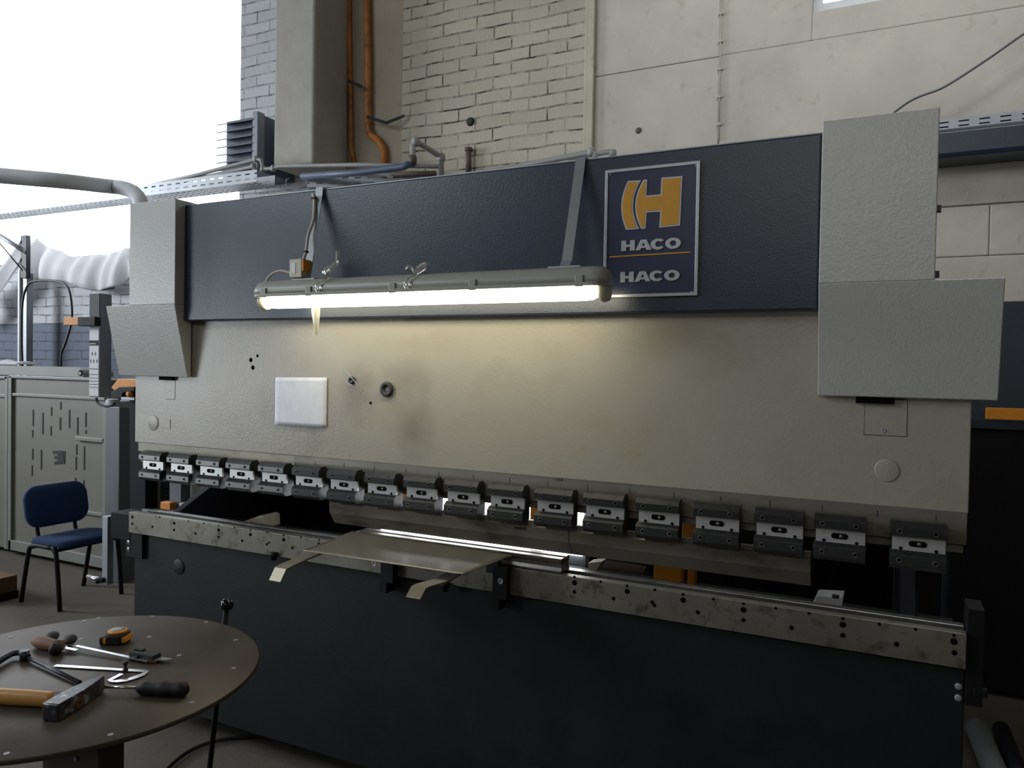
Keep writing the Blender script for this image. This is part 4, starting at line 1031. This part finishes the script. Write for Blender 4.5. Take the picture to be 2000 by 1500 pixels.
# ================================================================== FRONT: ROUND TABLE AND TOOLS
TC = Vector((1.068, -.9586, 0)); TR = .447; TZ = .75
t = thing('round_table', 'round worn brown steel topped table in the lower left corner', 'table', TC)
MB().use(M_['table']).lathe([(0, TZ-.012), (TR-.002, TZ-.012), (TR, TZ-.010), (TR, TZ-.001), (TR-.0015, TZ), (0, TZ)], TC, (0, 0, 1), 96).build('table_top', None, t)
m = MB().use(M_['galv'])
for p_ in ((21, 1244), (165, 1213), (193, 1207), (298, 1204), (403, 1215), (461, 1250), (350, 1280), (457, 1305), (375, 1372), (216, 1435), (13, 1472), (159, 1248), (291, 1244)):
    q = PZ(*p_, TZ); MB().use(M_['galv']).lathe([(.0025, 0), (.0062, 0), (.0058, .0008), (.0045, .001), (.0025, .0003)], q, (0, 0, 1), 16).use(M_['hole']).lathe([(0, 0), (.0026, 0), (0, .0005)], q, (0, 0, 1), 10).build('rivet', None, t)
q = PZ(148, 1500, .5)
cxp = PZ(140, 1485, .68)
m = MB().use(M_['table_edge']).box(TC.x-.05, TC.x+.05, TC.y-.05, TC.y+.05, .02, TZ-.012)
m.build('pedestal', None, t, bevel=.004)
bq = PZ(150, 1482, TZ-.05)
MB().use(M_['table_edge']).box(bq.x-.10, bq.x+.07, bq.y-.0, bq.y+.06, TZ-.13, TZ-.013).use(M_['galv']).lathe([(0, 0), (.006, 0), (.004, .005), (0, .005)], (bq.x-.0, bq.y, TZ-.05), (0, -1, 0), 12).build('under_bracket', None, t, bevel=.002)
MB().use(M_['table_edge']).lathe([(0, 0), (.25, 0), (.25, .012), (.06, .03), (0, .03)], TC, (0, 0, 1), 40).build('base', None, t)
# tape measure
tz = TZ+.0005
ta = PZ(232, 1248, tz); t = thing('tape_measure', 'yellow and black tape measure on the table', 'tape measure', (ta.x, ta.y, tz))
c0_ = PZ(230, 1246, TZ+.012); cc_ = Vector((c0_.x, c0_.y))
dirx = (Rv*Vector((1, 1, 0))).normalized(); dirx.z = 0; dirx.normalize(); diry = Vector((-dirx.y, dirx.x, 0))
def loc2(p3, u, v, z): return Vector((p3.x, p3.y, 0))+dirx*u+diry*v+Vector((0, 0, z))
tm = Matrix(((dirx.x, diry.x, 0, c0_.x), (dirx.y, diry.y, 0, c0_.y), (0, 0, 1, tz), (0, 0, 0, 1)))
MB().use(M_['rubber']).prism([(x*1.0, y) for x, y in rounded(.060, .058, .018)], 'z', 0, .028, tm).box(-.040, -.024, -.026, -.008, 0, .020, tm).build('case', None, t, bevel=.004)
MB().use(M_['orange']).prism(rounded(.014, .050, .006), 'z', .006, .022, tm @ Matrix.Translation((.026, 0, 0))).box(-.026, -.018, -.031, -.024, .004, .02, tm).build('yellow_side', None, t, bevel=.002)
MB().use(M_['orange']).lathe([(0, 0), (.025, 0), (.026, .004), (.025, .007), (.021, .008), (.021, .0075), (0, .0075)], tm @ Vector((.0, 0, .028)), (0, 0, 1), 32).build('yellow_ring', None, t)
mm = MB().use(M_['magnet_c']).lathe([(0, 0), (.0205, 0), (.0205, .0006), (0, .0006)], tm @ Vector((0, 0, .0356)), (0, 0, 1), 28)
mm.use(M_['label'])
for k, u in enumerate((-.004, .004)): mm.box(u, u+.005, -.002, .008, .0362, .0366, tm)
mm.build('dial', None, t)
# hammer
hz = TZ+.001
A0, A1 = PZ(113, 1412, TZ), PZ(214, 1352, TZ)
hd = (A1-A0); hd.z = 0; Lh = hd.length; hd.normalize(); hn = Vector((-hd.y, hd.x, 0))   # hn points to the left/back
def HM(o): return Matrix(((hd.x, hn.x, 0, o.x), (hd.y, hn.y, 0, o.y), (0, 0, 1, hz), (0, 0, 0, 1)))
m = MB().use(M_['hammer']); hm_ = HM(A0); hw, hh_ = .0175, .034
L_ = .150
hw, hh_ = .0205, .039; L_ = .168
secs = [(0, hw*.9, .002, hh_-.002), (.004, hw, 0, hh_), (.045, hw, 0, hh_), (.085, hw*.98, 0, hh_), (.140, hw*.55, .0, hh_*.98), (L_, .003, .002, hh_*.94)]
rings = []
for (u, w_, z0_, z1_) in secs:
    rings.append([m.bm.verts.new(hm_ @ Vector((u, a2*w_+hw, b2))) for a2, b2 in ((-1, z0_), (1, z0_), (1, z1_), (-1, z1_))])
for a2, b2 in zip(rings, rings[1:]):
    for k in range(4): m._f([a2[k], a2[(k+1) % 4], b2[(k+1) % 4], b2[k]])
m._f(rings[0][::-1]); m._f(rings[-1])
t = thing('hammer', 'steel cross peen hammer with varnished wooden handle lying on the table', 'hammer', (A0.x, A0.y, hz))
m.build('head', None, t, bevel=.002)
hc = hm_ @ Vector((.066, hw, .017))
MB().use(M_['old_wood']).cyl(hm_ @ Vector((.066, -.001, .017)), hm_ @ Vector((.066, .004, .017)), .013, n=20).use(M_['mark']).cyl(hm_ @ Vector((.066, -.0015, .017)), hm_ @ Vector((.066, .0, .017)), .005, n=12).build('handle_end', None, t)
h0 = hm_ @ Vector((.066, .03, .018)); hdir = PZ(-40, 1357, TZ+.018)-h0; hdir.z = 0; hdir.normalize()
MB().use(M_['rubber']).tube([h0, h0+hdir*.03], .0165, 16).build('rubber_collar', None, t)
MB().use(M_['wood']).tube([h0+hdir*.028, h0+hdir*.10, h0+hdir*.18, h0+hdir*.27], .016, 18, 3, rad=[.016, .0178, .017, .015]).build('handle', None, t)
# screwdriver/file with black handle
a_, b_ = PZ(205, 1342, TZ+.016), PZ(268, 1343, TZ+.016); c_ = PZ(368, 1347, TZ+.018)
t = thing('screwdriver', 'screwdriver with bright shaft and bulging black handle at the table edge side of hammer', 'screwdriver', (b_.x, b_.y, TZ))
MB().use(M_['chrome']).cyl(a_, b_, .0035, n=14).build('shaft', None, t)
d_ = (c_-b_).normalized(); LL = (c_-b_).length
MB().use(M_['rubber']).lathe([(0, 0), (.008, 0), (.015, LL*.07), (.018, LL*.20), (.0140, LL*.34), (.0185, LL*.47), (.0190, LL*.56), (.0150, LL*.68), (.0185, LL*.82), (.017, LL*.93), (.008, LL*.995), (0, LL)], b_, d_, 24).build('handle', None, t)
# protractor: bright blade and arc
zq = TZ+.003
t = thing('protractor', 'bright steel protractor gauge with long blade and curved arc on the table', 'protractor', PZ(240, 1305, TZ))
b0_ = [PZ(*p_, zq) for p_ in ((107, 1300), (285, 1311))]
dd_ = (b0_[1]-b0_[0]).normalized(); nn_ = Vector((-dd_.y, dd_.x, 0))
MB().use(M_['chrome']).ribbon([b0_[0], b0_[1]], nn_, .013, .0015).build('blade', None, t)
arc = [PZ(*p_, zq) for p_ in ((288, 1310), (280, 1317), (262, 1324), (243, 1329), (225, 1331), (212, 1330))]
MB().use(M_['chrome']).ribbon(arc, (1, -.3, 0), .017, .0015).build('arc', None, t)
arm_ = [PZ(*p_, zq) for p_ in ((213, 1329), (238, 1316))]
MB().use(M_['chrome']).ribbon(arm_, (1, .2, 0), .012, .0015).build('short_arm', None, t)
q = PZ(245, 1312, TZ)
MB().use(M_['table_edge']).lathe([(0, .002), (.0065, .002), (.0065, .006), (.004, .009), (.004, .018), (.0075, .021), (.0075, .027), (0, .027)], q, (0, 0, 1), 18).build('lock_screw', None, t)
# combination bevel / caliper
t = thing('combination_square', 'combination square with narrow steel rule and black block beside the protractor', 'bevel gauge', PZ(280, 1283, TZ))
r0_, r1_ = PZ(128, 1257, TZ+.012), PZ(255, 1284, TZ+.008)
rd = (r1_-r0_).normalized()
MB().use(M_['chrome']).ribbon([r0_, r1_, r1_+rd*.06], Vector((-rd.y, rd.x, 0)), .010, .0015).build('rule', None, t)
c0_ = PZ(283, 1288, TZ); bd = Vector((rd.x, rd.y, 0)).normalized(); bn = Vector((-bd.y, bd.x, 0))
bmx = Matrix(((bd.x, bn.x, 0, c0_.x), (bd.y, bn.y, 0, c0_.y), (0, 0, 1, TZ), (0, 0, 0, 1)))
MB().use(M_['rubber']).box(-.042, .042, -.014, .014, 0, .020, bmx).box(-.042, -.01, .0, .014, .02, .024, bmx).lathe([(0, 0), (.006, 0), (.006, .008), (0, .008)], bmx @ Vector((-.01, -.014, .008)), -bn, 12).build('block', None, t, bevel=.002)
MB().use(M_['galv']).prism([(.038, -.013), (.075, .004), (.082, .014), (.038, .014)], 'z', .006, .009, bmx).build('tip_plate', None, t)
MB().use(M_['old_wood']).prism([(.02, -.022), (.05, -.010), (.045, -.004), (.02, -.014)], 'z', .002, .008, bmx).build('brass_edge', None, t)
# pliers-like black handled cutters with wood
t = thing('hand_tool', 'old wooden handled tool with dark knobs lying at the back of the table', 'hand tool', PZ(105, 1262, TZ))
hA, hB = PZ(66, 1252, TZ+.016), PZ(118, 1262, TZ+.016)
hdv = (hB-hA).normalized(); HL = (hB-hA).length
MB().use(M_['old_wood']).lathe([(0, 0), (.011, .002), (.016, .02), (.017, .05), (.014, HL*.8), (.016, HL), (0, HL)], hA, hdv, 20).build('wooden_handle', None, t)
MB().use(M_['rubber']).lathe([(0, -.012), (.014, -.008), (.018, 0), (.014, .010), (0, .012)], PZ(108, 1268, TZ+.016), hdv, 20).build('ferrule', None, t)
for (px, py, zz) in ((102, 1243, .022), (137, 1249, .020)):
    q = PZ(px, py, TZ+zz); MB().use(M_['rubber']).lathe([(0, -.006), (.015, -.005), (.018, 0), (.015, .005), (0, .006)], q, (.3, -.4, 1), 22).cyl(q, q+Vector((0, 0, -zz+.0)), .006, n=10).build('knob', None, t)
a_, b_ = PZ(117, 1263, TZ+.012), PZ(150, 1270, TZ+.008)
MB().use(M_['chrome']).ribbon([a_, b_], (-.3, 1, 0), .012, .002).build('blade', None, t)
# T-wrench
t = thing('tee_wrench', 'dark steel socket wrench with bent grip at the left table edge', 'wrench', PZ(50, 1280, TZ))
a_, b_ = PZ(54, 1284, TZ+.010), PZ(156, 1333, TZ+.007)
MB().use(M_['dark_steel']).cyl(a_, b_, .0052, n=14).build('rod', None, t)
q = PZ(48, 1279, TZ+.014)
MB().use(M_['dark_steel']).cyl(q+Vector((0, 0, -.014)), q+Vector((0, 0, .012)), .012, n=18).cyl(q, a_, .009, n=14).build('hub', None, t)
g0 = [PZ(*p_, TZ+.014) for p_ in ((44, 1275), (25, 1276), (2, 1288), (-22, 1303))]
MB().use(M_['dark_steel']).tube(g0, .008, 14, 3, rad=[.007, .008, .0095, .011]).build('grip', None, t)
# rod with ball
t = thing('pedal_rod', 'black upright rod with round ball knob behind the table', 'rod', (.96, -.45, 0))
k0 = PY(443, 1181, -.45); k1 = PY(410, 1495, -.45); kd = (k1-k0); kb = k0+kd*((k0.z-.03)/(k0.z-k1.z))
MB().use(M_['black']).tube([k0, kb], .0085, 14).build('rod', None, t)
MB().use(flat('gloss_black', (16, 16, 18), .12)).lathe([(0, -.021), (.009, -.019), (.016, -.0135), (.0205, -.005), (.0205, .005), (.016, .0135), (.009, .019), (0, .021)], k0, (0, 0, 1), 28).build('ball_knob', None, t)
MB().use(M_['black']).box(kb.x-.09, kb.x+.09, kb.y-.12, kb.y+.08, 0, .045).build('base', None, t, bevel=.01)
pts = [PZ(*p_, .011) for p_ in ((300, 1530), (330, 1498), (365, 1470), (410, 1450), (460, 1441), (520, 1437), (560, 1442))]
tag(MB().tube(pts, .0075, 10, 4).build('floor_cable', M_['cable_dark']), 'black cable curving over the floor behind the round table', 'cable')

# ================================================================== LIGHT
w = bpy.data.worlds.new('world'); sc.world = w; w.use_nodes = True
bg = w.node_tree.nodes['Background']; bg.inputs[0].default_value = (.90, .95, 1.0, 1); bg.inputs[1].default_value = 5.0
def area(name, loc, tgt, sx, sy, power, col=(1, 1, 1), spread=180):
    l = bpy.data.lights.new(name, 'AREA'); l.shape = 'RECTANGLE'; l.size = sx; l.size_y = sy; l.energy = power; l.color = col; l.spread = math.radians(spread)
    o = bpy.data.objects.new(name, l); C.objects.link(o); o.location = loc
    o.rotation_euler = (Vector(tgt)-Vector(loc)).to_track_quat('-Z', 'Y').to_euler()
    return o
area('side_window_light', (-2.4, -3.6, 4.3), (.9, 0, 2.9), 2.6, 1.4, 46, (.84, .92, 1.0), 115)
area('gate_light', (-5.6, -4.9, 1.5), (.2, 0, 1.4), 2.4, 1.8, 19, (.88, .94, 1.0), 70)
area('left_fill_light', (-8.7, -1.2, 3.4), (-3.6, 2.28, 2.3), 3.0, 2.0, 185, (.86, .93, 1.0), 85)  # added fill lamp, brightens the left part of the back wall
area('front_window_light', (2.5, -7.9, 4.4), (2.2, 2.2, 3.0), 3.6, 1.2, 20, (1.0, .97, .90), 100)
area('top_fill_light', (3.4, -.2, 4.8), (2.7, 2.28, 3.6), 1.6, .5, 12, (.92, .96, 1.0), 95)  # added lamp hung inside the hall, brightens the upper right wall

sc.view_settings.view_transform = 'Standard'; sc.view_settings.look = 'None'
sc.view_settings.exposure = 0.0; sc.view_settings.gamma = 1.0; sc.view_settings.use_curve_mapping = False
sc.cycles.use_denoising = True
sc.cycles.max_bounces = 8
sc.cycles.sample_clamp_indirect = 6
